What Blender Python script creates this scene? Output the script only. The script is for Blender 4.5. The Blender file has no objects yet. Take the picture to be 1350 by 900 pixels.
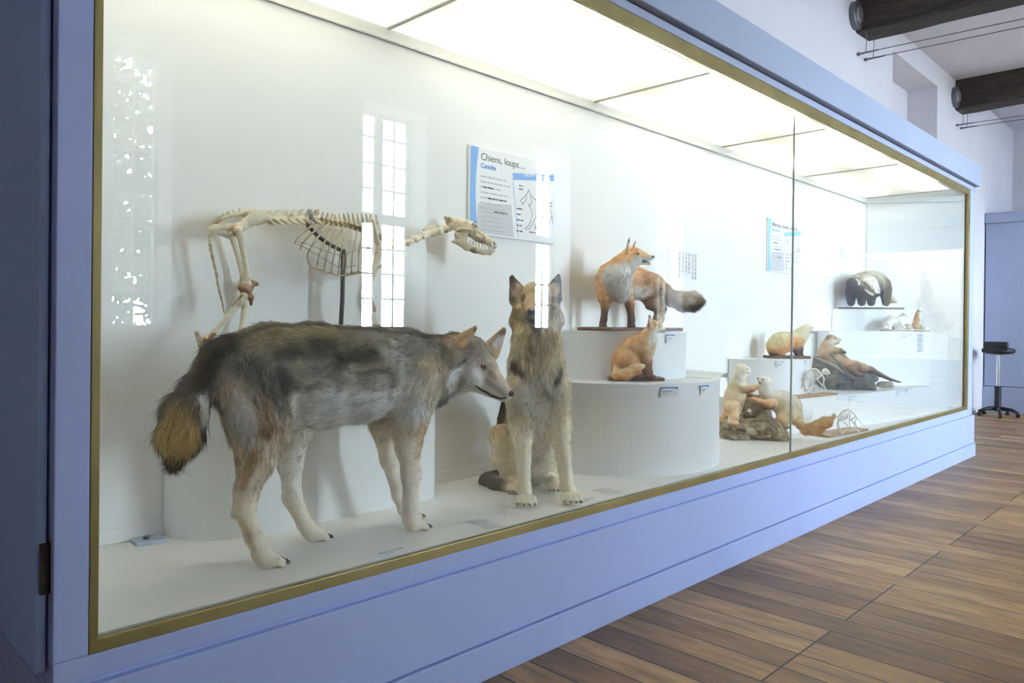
import bpy, bmesh, math, random
import numpy as np
from mathutils import Vector, Matrix, noise as mnoise
C = bpy.context.scene.collection
SC = bpy.context.scene
PI = math.pi
random.seed(7); RNG = np.random.default_rng(11)

# ------------------------------------------------------------------ camera model (used to place things where they stand)
F = 984.3586; D0 = 2.0256; H0 = 1.3146; SY = -19.5416
_y, _p, _r = math.radians(44.4309), math.radians(-.2024), math.radians(.6245)
FW = np.array([math.cos(_y)*math.cos(_p), math.sin(_y)*math.cos(_p), math.sin(_p)])
_rt = np.array([math.sin(_y), -math.cos(_y), 0.]); _up = np.cross(_rt, FW)
RT = _rt*math.cos(_r)+_up*math.sin(_r); UP = -_rt*math.sin(_r)+_up*math.cos(_r)
CAM = np.array([0, -D0, H0])
def ray(u, v): return FW+RT*(u-675)/F-UP*(v-450-SY)/F
def onZ(u, v, z): r = ray(u, v); return CAM+r*(z-CAM[2])/r[2]
def onY(u, v, y): r = ray(u, v); return CAM+r*(y-CAM[1])/r[1]
def onX(u, v, x): r = ray(u, v); return CAM+r*(x-CAM[0])/r[0]
def onD(u, v, d): return CAM+ray(u, v)*d            # d = distance along the view axis
def depth(P): return float((np.asarray(P)-CAM)@FW)
ZB = .53                                            # floor of the vitrine

cd = bpy.data.cameras.new('camera'); co = bpy.data.objects.new('camera', cd); C.objects.link(co)
cd.sensor_width = 36; cd.lens = F/1350*36; cd.shift_y = SY/1350; cd.clip_start = .05; cd.clip_end = 200
M = Matrix.Identity(4)
for i in range(3): M[i][0] = RT[i]; M[i][1] = UP[i]; M[i][2] = -FW[i]; M[i][3] = CAM[i]
co.matrix_world = M; SC.camera = co
SC.view_settings.view_transform = 'Standard'; SC.view_settings.look = 'None'
SC.view_settings.gamma = 1; SC.view_settings.use_curve_mapping = False; SC.view_settings.exposure = .30
cy = SC.cycles
cy.use_denoising = True; cy.max_bounces = 10; cy.diffuse_bounces = 6; cy.glossy_bounces = 4; cy.transparent_max_bounces = 24
cy.caustics_reflective = False; cy.caustics_refractive = False; cy.sample_clamp_indirect = 6

# ------------------------------------------------------------------ materials
def mat(name, col, rough=.6, var=0., scale=8., bump=0., bscale=60., metal=0., spec=.5, stretch=None):
    m = bpy.data.materials.new(name); m.use_nodes = True
    nt = m.node_tree; b = nt.nodes['Principled BSDF']
    b.inputs['Base Color'].default_value = (*col, 1); b.inputs['Roughness'].default_value = rough
    b.inputs['Metallic'].default_value = metal; b.inputs['Specular IOR Level'].default_value = spec
    if var or bump:
        tc = nt.nodes.new('ShaderNodeTexCoord'); mp = nt.nodes.new('ShaderNodeMapping')
        nt.links.new(tc.outputs['Object'], mp.inputs[0])
        if stretch: mp.inputs['Scale'].default_value = stretch
    if var:
        n = nt.nodes.new('ShaderNodeTexNoise'); n.inputs['Scale'].default_value = scale; n.inputs['Detail'].default_value = 6
        nt.links.new(mp.outputs[0], n.inputs['Vector'])
        r = nt.nodes.new('ShaderNodeValToRGB')
        r.color_ramp.elements[0].color = (*[c*(1-var) for c in col], 1); r.color_ramp.elements[1].color = (*[min(1, c*(1+var)) for c in col], 1)
        r.color_ramp.elements[0].position = .3; r.color_ramp.elements[1].position = .7
        nt.links.new(n.outputs['Fac'], r.inputs[0]); nt.links.new(r.outputs[0], b.inputs['Base Color'])
    if bump:
        n2 = nt.nodes.new('ShaderNodeTexNoise'); n2.inputs['Scale'].default_value = bscale; n2.inputs['Detail'].default_value = 5
        nt.links.new(mp.outputs[0], n2.inputs['Vector'])
        bp = nt.nodes.new('ShaderNodeBump'); bp.inputs['Strength'].default_value = bump; bp.inputs['Distance'].default_value = .01
        nt.links.new(n2.outputs['Fac'], bp.inputs['Height']); nt.links.new(bp.outputs[0], b.inputs['Normal'])
    return m
def srgb(r, g, b):
    f = lambda c: (c/255/12.92) if c/255 <= .04045 else ((c/255+.055)/1.055)**2.4
    return (f(r), f(g), f(b))
def glass_mat(name, tint, ior=1.5):
    m = bpy.data.materials.new(name); m.use_nodes = True; nt = m.node_tree; nt.nodes.clear()
    o = nt.nodes.new('ShaderNodeOutputMaterial'); mx = nt.nodes.new('ShaderNodeMixShader'); fr = nt.nodes.new('ShaderNodeFresnel')
    t = nt.nodes.new('ShaderNodeBsdfTransparent'); g = nt.nodes.new('ShaderNodeBsdfGlossy')
    ge = nt.nodes.new('ShaderNodeNewGeometry'); mr = nt.nodes.new('ShaderNodeMapRange')      # same reflectance from both faces of the sheet
    mr.inputs[3].default_value = ior; mr.inputs[4].default_value = 1/ior
    nt.links.new(ge.outputs['Backfacing'], mr.inputs[0]); nt.links.new(mr.outputs[0], fr.inputs['IOR']); t.inputs[0].default_value = (*tint, 1); g.inputs['Roughness'].default_value = 0.0
    nt.links.new(fr.outputs[0], mx.inputs[0]); nt.links.new(t.outputs[0], mx.inputs[1]); nt.links.new(g.outputs[0], mx.inputs[2])
    nt.links.new(mx.outputs[0], o.inputs[0]); return m
def diffuser_mat(name):
    m = bpy.data.materials.new(name); m.use_nodes = True; nt = m.node_tree; nt.nodes.clear()
    o = nt.nodes.new('ShaderNodeOutputMaterial'); mx = nt.nodes.new('ShaderNodeMixShader')
    a = nt.nodes.new('ShaderNodeBsdfDiffuse'); b = nt.nodes.new('ShaderNodeBsdfTranslucent')
    a.inputs[0].default_value = (.85, .85, .82, 1); b.inputs[0].default_value = (.92, .92, .88, 1); mx.inputs[0].default_value = .6
    nt.links.new(a.outputs[0], mx.inputs[1]); nt.links.new(b.outputs[0], mx.inputs[2]); nt.links.new(mx.outputs[0], o.inputs[0]); return m
def emit_mat(name, col, s):
    m = bpy.data.materials.new(name); m.use_nodes = True; b = m.node_tree.nodes['Principled BSDF']
    b.inputs['Base Color'].default_value = (*col, 1); b.inputs['Emission Color'].default_value = (*col, 1); b.inputs['Emission Strength'].default_value = s
    return m
def floor_mat():
    m = bpy.data.materials.new('oak_boards'); m.use_nodes = True; nt = m.node_tree; N = nt.nodes; L = nt.links
    b = N['Principled BSDF']; tc = N.new('ShaderNodeTexCoord'); mp = N.new('ShaderNodeMapping')
    mp.inputs['Rotation'].default_value = (0, 0, PI/2); mp.inputs['Location'].default_value = (-.76, 0, 0)
    L.new(tc.outputs['Object'], mp.inputs[0])
    br = N.new('ShaderNodeTexBrick'); br.offset = .37; br.offset_frequency = 5; br.squash = 1
    br.inputs['Scale'].default_value = 1; br.inputs['Brick Width'].default_value = 2.35; br.inputs['Row Height'].default_value = .165
    br.inputs['Mortar Size'].default_value = .0042; br.inputs['Mortar Smooth'].default_value = .2; br.inputs['Bias'].default_value = 0
    br.inputs['Color1'].default_value = (0, 0, 0, 1); br.inputs['Color2'].default_value = (1, 1, 1, 1); br.inputs['Mortar'].default_value = (.5, .5, .5, 1)
    wob = N.new('ShaderNodeTexNoise'); wob.inputs['Scale'].default_value = .9
    L.new(mp.outputs[0], wob.inputs['Vector'])
    vm = N.new('ShaderNodeVectorMath'); vm.operation = 'MULTIPLY_ADD'; vm.inputs[1].default_value = (0.0, .02, 0)
    L.new(wob.outputs['Color'], vm.inputs[0]); L.new(mp.outputs[0], vm.inputs[2]); L.new(vm.outputs[0], br.inputs['Vector'])
    ramp = N.new('ShaderNodeValToRGB'); e = ramp.color_ramp.elements
    e[0].color = (.17, .088, .032, 1); e[1].color = (.52, .32, .13, 1)
    for p, c in ((.3, (.31, .175, .066)), (.6, (.40, .235, .09)), (.8, (.21, .115, .047))): q = e.new(p); q.color = (*c, 1)
    L.new(br.outputs['Color'], ramp.inputs[0])
    mp2 = N.new('ShaderNodeMapping'); mp2.inputs['Scale'].default_value = (26, 1.6, 10); L.new(tc.outputs['Object'], mp2.inputs[0])
    gr = N.new('ShaderNodeTexNoise'); gr.inputs['Scale'].default_value = 2.2; gr.inputs['Detail'].default_value = 8; gr.inputs['Roughness'].default_value = .65; gr.inputs['Distortion'].default_value = .6
    L.new(mp2.outputs[0], gr.inputs['Vector'])
    gm = N.new('ShaderNodeMapRange'); gm.inputs[1].default_value = .25; gm.inputs[2].default_value = .75; gm.inputs[3].default_value = .5; gm.inputs[4].default_value = 1.5
    L.new(gr.outputs['Fac'], gm.inputs[0])
    mu = N.new('ShaderNodeMix'); mu.data_type = 'RGBA'; mu.blend_type = 'MULTIPLY'; mu.inputs[0].default_value = 1
    L.new(ramp.outputs[0], mu.inputs[6]); L.new(gm.outputs[0], mu.inputs[7])
    kn = N.new('ShaderNodeTexNoise'); kn.inputs['Scale'].default_value = 2.6; kn.inputs['Detail'].default_value = 3
    mp3 = N.new('ShaderNodeMapping'); mp3.inputs['Scale'].default_value = (5, 1.2, 1); L.new(tc.outputs['Object'], mp3.inputs[0]); L.new(mp3.outputs[0], kn.inputs['Vector'])
    km = N.new('ShaderNodeMapRange'); km.inputs[1].default_value = .35; km.inputs[2].default_value = .7; km.inputs[3].default_value = .7; km.inputs[4].default_value = 1.2
    L.new(kn.outputs['Fac'], km.inputs[0])
    mu2 = N.new('ShaderNodeMix'); mu2.data_type = 'RGBA'; mu2.blend_type = 'MULTIPLY'; mu2.inputs[0].default_value = 1
    L.new(mu.outputs[2], mu2.inputs[6]); L.new(km.outputs[0], mu2.inputs[7])
    mo = N.new('ShaderNodeMix'); mo.data_type = 'RGBA'; mo.inputs[7].default_value = (.012, .007, .004, 1)
    L.new(br.outputs['Fac'], mo.inputs[0]); L.new(mu2.outputs[2], mo.inputs[6]); L.new(mo.outputs[2], b.inputs['Base Color'])
    rr = N.new('ShaderNodeMapRange'); rr.inputs[3].default_value = .32; rr.inputs[4].default_value = .55; L.new(gr.outputs['Fac'], rr.inputs[0]); L.new(rr.outputs[0], b.inputs['Roughness'])
    bp = N.new('ShaderNodeBump'); bp.inputs['Strength'].default_value = .35; bp.inputs['Distance'].default_value = .006
    sb = N.new('ShaderNodeMath'); sb.operation = 'MULTIPLY_ADD'; sb.inputs[1].default_value = -1.5
    L.new(br.outputs['Fac'], sb.inputs[0]); L.new(gr.outputs['Fac'], sb.inputs[2]); L.new(sb.outputs[0], bp.inputs['Height']); L.new(bp.outputs[0], b.inputs['Normal'])
    return m
def wood_mat(name, c1, c2, stretch, rough=.5, scale=3):
    m = bpy.data.materials.new(name); m.use_nodes = True; nt = m.node_tree; N = nt.nodes; L = nt.links
    b = N['Principled BSDF']; tc = N.new('ShaderNodeTexCoord'); mp = N.new('ShaderNodeMapping'); mp.inputs['Scale'].default_value = stretch
    L.new(tc.outputs['Object'], mp.inputs[0]); n = N.new('ShaderNodeTexNoise'); n.inputs['Scale'].default_value = scale; n.inputs['Detail'].default_value = 8; n.inputs['Distortion'].default_value = 1
    L.new(mp.outputs[0], n.inputs['Vector']); r = N.new('ShaderNodeValToRGB'); r.color_ramp.elements[0].color = (*c1, 1); r.color_ramp.elements[1].color = (*c2, 1)
    r.color_ramp.elements[0].position = .32; r.color_ramp.elements[1].position = .68
    L.new(n.outputs['Fac'], r.inputs[0]); L.new(r.outputs[0], b.inputs['Base Color']); b.inputs['Roughness'].default_value = rough
    bp = N.new('ShaderNodeBump'); bp.inputs['Strength'].default_value = .4; bp.inputs['Distance'].default_value = .01; L.new(n.outputs['Fac'], bp.inputs['Height']); L.new(bp.outputs[0], b.inputs['Normal'])
    return m
def vcol_mat(name, rough=.8, spec=.2, bump=0., bscale=200):
    m = mat(name, (.5, .5, .5), rough, bump=bump, bscale=bscale, spec=spec)
    a = m.node_tree.nodes.new('ShaderNodeAttribute'); a.attribute_name = 'col'
    m.node_tree.links.new(a.outputs['Color'], m.node_tree.nodes['Principled BSDF'].inputs['Base Color']); return m

MT = dict(
    paint=mat('blue_grey_case_paint', (.39, .46, .75), .55, .03, 2.5, .04, 90),
    fascia=mat('grey_blue_cornice_paint', (.37, .42, .56), .55, .03, 2.5, .04, 90),
    farpaint=mat('slate_blue_case_paint', (.36, .41, .58), .55, .03, 2.5),
    white=mat('white_lining', (.87, .87, .86), .6, .015, 3, .03, 50),
    plinth=mat('satin_white_plinth', (.84, .85, .86), .38, .012, 4, .02, 60),
    shelf=mat('white_case_floor', (.87, .86, .83), .45, .02, 5, .02, 80),
    brass=mat('dull_gold_trim', (.29, .23, .09), .38, .15, 6, .05, 150, metal=.55),
    glass=glass_mat('case_glass', (.985, .995, .985)),
    wglass=glass_mat('window_glass', (.97, .98, .98)),
    diff=diffuser_mat('light_diffuser'), seam=mat('grey_aluminium_strip', (.42, .42, .42), .4, metal=.3),
    tube=emit_mat('fluorescent_tube', (1., .96, .84), 3),
    wall=mat('lilac_white_plaster', (.70, .68, .71), .85, .03, 1.5, .06, 30),
    ceil=mat('white_plaster_ceiling', (.70, .68, .71), .9, .03, 1.2, .05, 25),
    floor=floor_mat(),
    beam=wood_mat('dark_oak_beam', (.012, .009, .007), (.06, .04, .028), (9, 1.2, 9), .8, 2.5),
    base=wood_mat('varnished_walnut', (.05, .022, .012), (.16, .08, .042), (3, 25, 25), .4, 2),
    paleb=wood_mat('oak_base', (.22, .14, .075), (.40, .27, .15), (3, 25, 25), .5, 2),
    iron=mat('grey_iron', (.16, .17, .19), .45, .2, 20, .1, 60, metal=.7), steel=mat('dull_steel', (.55, .55, .55), .35, metal=.8),
    wire=mat('steel_cable', (.10, .10, .10), .5, metal=.2), black=mat('black_plastic', (.008, .008, .01), .5), dark=mat('black_metal', (.01, .01, .012), .4),
    gap=mat('dark_gap', (.05, .055, .08), .8),
    chrome=mat('polished_chrome', (.7, .72, .75), .2, metal=1),
)

# ------------------------------------------------------------------ mesh helpers
def box(bm, x0, x1, y0, y1, z0, z1):
    v = [bm.verts.new(p) for p in ((x0, y0, z0), (x1, y0, z0), (x1, y1, z0), (x0, y1, z0), (x0, y0, z1), (x1, y0, z1), (x1, y1, z1), (x0, y1, z1))]
    for f in ((0, 3, 2, 1), (4, 5, 6, 7), (0, 1, 5, 4), (1, 2, 6, 5), (2, 3, 7, 6), (3, 0, 4, 7)): bm.faces.new([v[i] for i in f])
    return v
def obox(bm, c, ax, hx, hy, z0, z1):
    """box round (x,y) c with its long axis along the unit (x,y) ax"""
    ax = np.array(ax, float); ax /= np.linalg.norm(ax); ay = np.array([-ax[1], ax[0]])
    q = [np.array(c)+ax*a*hx+ay*b*hy for a, b in ((-1, -1), (1, -1), (1, 1), (-1, 1))]
    prism(bm, q, z0, z1)
def prism(bm, poly, z0, z1):
    a = [bm.verts.new((p[0], p[1], z0)) for p in poly]; b = [bm.verts.new((p[0], p[1], z1)) for p in poly]
    n = len(a); bm.faces.new(a[::-1]); bm.faces.new(b)
    for i in range(n): bm.faces.new((a[i], a[(i+1) % n], b[(i+1) % n], b[i]))
def frame_of(t):
    t = t/np.linalg.norm(t); a = np.array([0, 0, 1.]) if abs(t[2]) < .9 else np.array([1., 0, 0])
    s = np.cross(t, a); s /= np.linalg.norm(s); return s, np.cross(s, t)
def tube(bm, pts, rad, n=10, flat=None, side=None, cap=True):
    """round (or flattened) tube through pts; rad per point or one number"""
    pts = [np.array(p, float) for p in pts]; m = len(pts)
    if not hasattr(rad, '__len__'): rad = [rad]*m
    rings = []; s0 = None
    for i in range(m):
        t = pts[min(i+1, m-1)]-pts[max(i-1, 0)]; t = t/(np.linalg.norm(t)+1e-12)
        if side is not None: s = np.array(side, float); s = s-t*(s@t); s /= np.linalg.norm(s)
        elif s0 is None: s, _ = frame_of(t)
        else: s = s0-t*(s0@t); s /= np.linalg.norm(s)
        s0 = s; w = np.cross(s, t); fl = 1 if flat is None else (flat[i] if hasattr(flat, '__len__') else flat)
        rings.append([bm.verts.new(pts[i]+rad[i]*(math.cos(2*PI*k/n)*s*fl+math.sin(2*PI*k/n)*w)) for k in range(n)])
    for a, b in zip(rings, rings[1:]):
        for k in range(n): bm.faces.new((a[k], a[(k+1) % n], b[(k+1) % n], b[k]))
    if cap: bm.faces.new(rings[0][::-1]); bm.faces.new(rings[-1])
def ball(bm, c, r, sub=2, sq=(1, 1, 1), rot=None):
    m = Matrix.Translation(Vector(c)) @ (rot or Matrix.Identity(4)) @ Matrix.Diagonal((r*sq[0], r*sq[1], r*sq[2], 1))
    bmesh.ops.create_icosphere(bm, subdivisions=sub, radius=1, matrix=m)
def lathe(bm, prof, c, n=32):
    rings = [[bm.verts.new((c[0]+r*math.cos(2*PI*k/n), c[1]+r*math.sin(2*PI*k/n), z)) for k in range(n)] for r, z in prof]
    for a, b in zip(rings, rings[1:]):
        for k in range(n): bm.faces.new((a[k], a[(k+1) % n], b[(k+1) % n], b[k]))
    bm.faces.new(rings[0][::-1]); bm.faces.new(rings[-1])
def root_of(o):
    v = Vector((0, 0, 0))
    while o is not None: v += o.location; o = o.parent
    return v
def link(name, me, m, parent=None, bevel=0, smooth=False):
    o = bpy.data.objects.new(name, me); C.objects.link(o)
    if m is not None: me.materials.append(m)
    if parent is not None:
        o.parent = parent; off = root_of(parent); me.transform(Matrix.Translation(-off))
    if bevel:
        b = o.modifiers.new('bevel', 'BEVEL'); b.width = bevel; b.segments = 2; b.limit_method = 'ANGLE'; b.angle_limit = .7
    if smooth: me.polygons.foreach_set('use_smooth', [True]*len(me.polygons))
    return o
def obj(name, bm, m, parent=None, bevel=0, smooth=False):
    bmesh.ops.recalc_face_normals(bm, faces=bm.faces)
    me = bpy.data.meshes.new(name); bm.to_mesh(me); bm.free()
    return link(name, me, m, parent, bevel, smooth)
def center_origin(o):
    """top-level one-mesh thing: origin at the middle of its base"""
    co_ = [v.co for v in o.data.vertices]
    c = Vector(((min(p.x for p in co_)+max(p.x for p in co_))/2, (min(p.y for p in co_)+max(p.y for p in co_))/2, min(p.z for p in co_)))
    o.data.transform(Matrix.Translation(-c)); o.location = c; return o
def tag(o, label, cat, group=None):
    o['label'] = label; o['category'] = cat
    if group: o['group'] = group
    return o
def thing(name, label, cat, loc=(0, 0, 0), group=None):
    o = bpy.data.objects.new(name, None); C.objects.link(o); o.location = loc; o.empty_display_size = .1
    return tag(o, label, cat, group)
def struct(name, bm, m, parent=None, bevel=0):
    o = obj(name, bm, m, parent, bevel)
    if parent is None: o['kind'] = 'structure'
    return o
def nb(): return bmesh.new()
def bxo(name, m, parent, *a, bevel=0):
    b = nb(); box(b, *a); return obj(name, b, m, parent, bevel)

# ------------------------------------------------------------------ room shell
X0, X1, Y0, Y1, ZC = -3.0, 15.75, -6.5, .95, 4.86
WIN = [(2.2, 3.28), (5.8, 6.9), (9.15, 10.15), (12.85, 13.9)]; WZ0, WZ1, WD = 1.2, 4.33, .5
b = nb(); box(b, X0-.2, X1+.2, Y0-.7, Y1+.6, -.12, 0); struct('floor', b, MT['floor'])
b = nb(); box(b, X0-.2, X1+.2, Y0-.7, Y1+.6, ZC, ZC+.15); struct('ceiling', b, MT['ceil'])
b = nb()                                                     # wall behind the vitrine, with a deep niche
box(b, X0, 9.37, Y1, Y1+.5, 0, ZC); box(b, 11.157, X1, Y1, Y1+.5, 0, ZC); box(b, 9.37, 11.157, Y1, Y1+.5, 4.57, ZC)
box(b, 9.37, 11.157, Y1+.37, Y1+.5, 0, 4.57); struct('wall_back', b, MT['wall'])
b = nb(); box(b, X0-.2, X0, Y0, Y1+.5, 0, ZC); struct('wall_left', b, MT['wall'])
b = nb(); box(b, X1, X1+.2, Y0, Y1+.5, 0, ZC); struct('wall_right', b, MT['wall'])
b = nb(); xs = X0
for a, c in WIN:
    box(b, xs, a, Y0-WD, Y0, 0, ZC); box(b, a, c, Y0-WD, Y0, 0, WZ0); box(b, a, c, Y0-WD, Y0, WZ1, ZC); xs = c
box(b, xs, X1, Y0-WD, Y0, 0, ZC); struct('wall_front', b, MT['wall'])
MT['sash'] = mat('white_window_paint', (.75, .75, .74), .5, .02, 5)
for i, (a, c) in enumerate(WIN):
    yy = Y0-WD+.06; w = thing('window_%d' % (i+1), 'tall white casement window in the opposite wall', 'window', ((a+c)/2, yy, WZ0)); del w['label'], w['category']; w['kind'] = 'structure'
    b = nb(); mid = (a+c)/2; tr = 2.74
    box(b, a, a+.05, yy-.03, yy+.03, WZ0, WZ1); box(b, c-.05, c, yy-.03, yy+.03, WZ0, WZ1)
    box(b, a, c, yy-.03, yy+.03, WZ0, WZ0+.06); box(b, a, c, yy-.03, yy+.03, WZ1-.06, WZ1)
    box(b, a, c, yy-.035, yy+.035, tr, tr+.15); box(b, mid-.065, mid+.065, yy-.035, yy+.035, WZ0, WZ1)
    obj('window_frame', b, MT['sash'], w)
    b = nb()
    for s0, s1 in ((a+.05, mid-.065), (mid+.065, c-.05)):
        q = (s0+s1)/2; box(b, q-.014, q+.014, yy-.015, yy+.015, WZ0, WZ1)
    for z in (1.66, 2.02, 2.38, 3.24, 3.6, 3.98): box(b, a, c, yy-.014, yy+.014, z-.013, z+.013)
    obj('muntin', b, MT['sash'], w)
    b = nb(); box(b, a+.02, c-.02, yy-.004, yy+.004, WZ0+.03, WZ1-.03); obj('window_pane', b, MT['wglass'], w)
    ld = bpy.data.lights.new('window_portal', 'AREA'); ld.shape = 'RECTANGLE'; ld.size = c-a; ld.size_y = WZ1-WZ0; ld.cycles.is_portal = True
    lo = bpy.data.objects.new('window_portal', ld); C.objects.link(lo); lo.location = ((a+c)/2, Y0-WD-.02, (WZ0+WZ1)/2); lo.rotation_euler = (PI/2, 0, 0)
    lo.rotation_euler = Vector((0, -1, 0)).to_track_quat('Z', 'Y').to_euler()
# daylight outside
W = bpy.data.worlds.new('sky'); SC.world = W; W.use_nodes = True
bg = W.node_tree.nodes['Background']; bg.inputs[0].default_value = (.70, .84, 1.0, 1); bg.inputs[1].default_value = 84.0

# ------------------------------------------------------------------ beams, plates, cables
for x0, x1, pl in ((8.2, 8.58, 'the beam nearer the vitrine front'), (12.02, 12.4, 'the beam farther down the room')):
    b = nb(); nseg = 30
    for q in range(1):
        rings = []
        for k in range(nseg+1):
            y = Y1+.02-(Y1+.02-Y0)*k/nseg; j = lambda s: .018*mnoise.noise(Vector((y*1.7, s*7.3+x0, s)))
            rings.append([b.verts.new(p) for p in ((x0+j(1), y, 4.455+j(2)), (x0+.03, y, 4.44+j(9)), (x1+j(3), y, 4.455+j(4)), (x1+j(5), y, ZC+.02), (x0+j(6), y, ZC+.02))])
        for r0, r1 in zip(rings, rings[1:]):
            for k in range(5): b.faces.new((r0[k], r0[(k+1) % 5], r1[(k+1) % 5], r1[k]))
        b.faces.new(rings[0]); b.faces.new(rings[-1])
    o = obj('ceiling_beam', b, MT['beam']); o['kind'] = 'structure'
    near = x0 < 10
    t = thing('wall_plate', 'round grey metal disc on the wall beside '+('the nearer beam' if near else 'the farther beam'), 'metal plate', (x0-.05, Y1, 4.6), 'round metal discs beside the beams')
    b = nb(); c = np.array([x0-.06, Y1, 4.6])
    tube(b, [c, c+[0, -.05, 0], c+[0, -.06, 0]], [.145, .145, .125], 28); obj('disc', b, MT['iron'], t, smooth=False)
    b = nb(); tube(b, [c+[0, -.055, 0], c+[0, -.075, 0]], [.085, .075], 24); obj('boss', b, MT['steel'], t)
    for k, (dx, nm) in enumerate(((.04, 'left'), (.26, 'right'))):
        xa = x0+dx; xe = xa+ .26*1.0
        t = thing('suspension_cable', 'thin '+('rear' if k == 0 else 'front')+' steel cable of the pair hanging under '+('the nearer beam' if near else 'the farther beam'), 'cable', (xa, Y1, 4.225), 'taut cables under the beams')
        P0_ = np.array([xa, Y1-.07, 4.225]); P1_ = P0_+np.array([.11*7.2/1.5*.9, -7.3, 0])
        b = nb(); tube(b, [P0_, P1_], .0045, 6); obj('cable', b, MT['wire'], t)
        b = nb(); tube(b, [P0_+[0, .07, 0], P0_+(P1_-P0_)*.02], [.012, .008], 8); ball(b, P0_+[0, .05, 0], .022, 1); obj('turnbuckle', b, MT['iron'], t)
        b = nb(); tube(b, [P0_+[0, -.02, 0], P0_+[.02, -.02, .12], P0_+[.01, -.02, .26]], .0035, 6); obj('hanger_wire', b, MT['wire'], t)
# ------------------------------------------------------------------ far vitrine across the end of the room
t = thing('tall_display_case', 'slate blue cased vitrine standing across the far end of the room', 'display case', (13.8, -.9, 0))
FX, FT = 13.8, 3.16
b = nb(); box(b, FX, 15.6, -.25, .93, .42, 2.99); box(b, FX, 15.6, -3.2, -2.9, .42, 2.99); box(b, FX, 15.6, -2.9, -.25, .42, .8); box(b, FX, 15.6, -2.9, -.25, 2.62, 2.99); box(b, 15.2, 15.6, -2.9, -.25, .8, 2.62); obj('body', b, MT['farpaint'], t, .004)
b = nb(); box(b, FX-.03, 15.62, -3.23, .945, 2.995, FT); obj('cornice', b, MT['farpaint'], t, .006)
b = nb(); box(b, FX-.03, 15.62, -3.23, .945, 0, .41); obj('skirting', b, MT['farpaint'], t, .004)
b = nb(); box(b, FX+.02, FX+.03, -2.9, -.25, .8, 2.62); obj('glass_pane', b, MT['glass'], t)
b = nb(); box(b, 15.18, 15.2, -2.9, -.25, .8, 2.62); box(b, FX+.05, 15.18, -2.9, -.25, .8, .81); obj('lining', b, MT['white'], t)
b = nb(); box(b, FX+.1, 15.1, -2.8, -.35, 2.58, 2.6); obj('light_panel', b, emit_mat('case_light_panel', (1, .97, .85), 2.2), t)
# a little monkey mount inside it
b = nb(); box(b, 14.15, 14.7, -1.55, -.95, .812, 1.16); obj('display_block', b, MT['white'], t, .003)
# stool beside it
sx, sy = 13.2, .62
t = thing('stool', 'black swivel saddle stool beyond the far end of the vitrine', 'stool', (sx, sy, 0))
b = nb(); lathe(b, [(.05, .93), (.2, .95), (.225, .99), (.21, 1.03), (.12, 1.035), (.02, 1.03)], (sx, sy)); box(b, sx-.2, sx-.12, sy-.16, sy+.16, 1.0, 1.13); obj('seat', b, MT['black'], t, .02, True)
b = nb(); lathe(b, [(.025, .4), (.025, .95)], (sx, sy), 16); obj('gas_lift', b, MT['chrome'], t)
b = nb(); lathe(b, [(.045, .08), (.045, .46)], (sx, sy), 16); obj('column', b, MT['black'], t)
for k in range(5):
    a = 2*PI*k/5+.95; dx, dy = math.cos(a), math.sin(a)
    b = nb(); tube(b, [(sx+.03*dx, sy+.03*dy, .12), (sx+.18*dx, sy+.18*dy, .11), (sx+.27*dx, sy+.27*dy, .07)], [.03, .026, .02], 8); o = obj('foot', b, MT['black'], t, 0, True)
    b = nb(); tube(b, [(sx+.26*dx-.015*dy, sy+.26*dy+.015*dx, .03), (sx+.26*dx+.015*dy, sy+.26*dy-.015*dx, .03)], .03, 12); obj('caster', b, MT['black'], t)

# ------------------------------------------------------------------ the vitrine
CX0, CX1 = .505, 8.87; GX0, GX1 = .603, 8.63; DB = .793; ZT = 2.672; ZL = 2.66; ZG = 2.608
V = thing('vitrine', 'long blue-grey built-in glass display case full of stuffed animals', 'display case', (4.7, .4, 0))
b = nb(); prism(b, [(CX0-.015, -.045), (CX1+.06, -.045), (CX1+.06, .94), (CX0-.015, .94)], 0, .1325); obj('skirting', b, MT['paint'], V, .004)
b = nb(); box(b, CX0-.005, CX1+.045, -.034, .94, .136, .424); obj('plinth', b, MT['paint'], V, .004)
b = nb(); box(b, CX0, CX1, -.012, .94, .4, .436); obj('shadow_gap', b, MT['paint'], V)
b = nb(); box(b, CX0, CX1, -.022, .94, .437, .495); obj('rail', b, MT['paint'], V, .003)
b = nb(); box(b, CX0, .582, -.02, .10, .495, 2.74); obj('post', b, MT['paint'], V, .003)
b = nb(); box(b, GX1+.07, CX1, -.02, .10, .495, 2.74); obj('post', b, MT['paint'], V, .003)
b = nb(); box(b, CX0+.012, .58, .10, .94, .495, 2.74); obj('end_panel', b, MT['farpaint'], V, .003)
b = nb(); box(b, GX1+.09, CX1-.01, .10, .94, .495, 2.74); obj('end_panel', b, MT['paint'], V, .003)
b = nb(); box(b, CX0, CX1+.01, -.025, .002, 2.735, 2.777); obj('head_rail', b, MT['fascia'], V, .003)
b = nb(); box(b, CX0, CX1, -.01, .002, 2.777, 2.79); obj('shadow_gap', b, MT['gap'], V)
b = nb(); box(b, CX0-.03, CX1+.055, -.06, -.001, 2.79, 3.0); box(b, CX0-.03, CX1+.055, -.001, .945, 2.9, 3.0); box(b, GX1+.09, CX1+.055, -.001, .945, 2.79, 2.9); obj('cornice', b, MT['fascia'], V, .005)
# access door on the left end, standing proud of the end panel
b = nb(); box(b, .478, .50, .018, .93, .468, 2.72); dr = obj('door', b, mat('dark_blue_door_paint', (.40, .56, .90), .45, .05, 1.5), V, .003)
b = nb(); box(b, .484, .512, .004, .014, .66, .78); obj('hinge', b, MT['dark'], dr)
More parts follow.
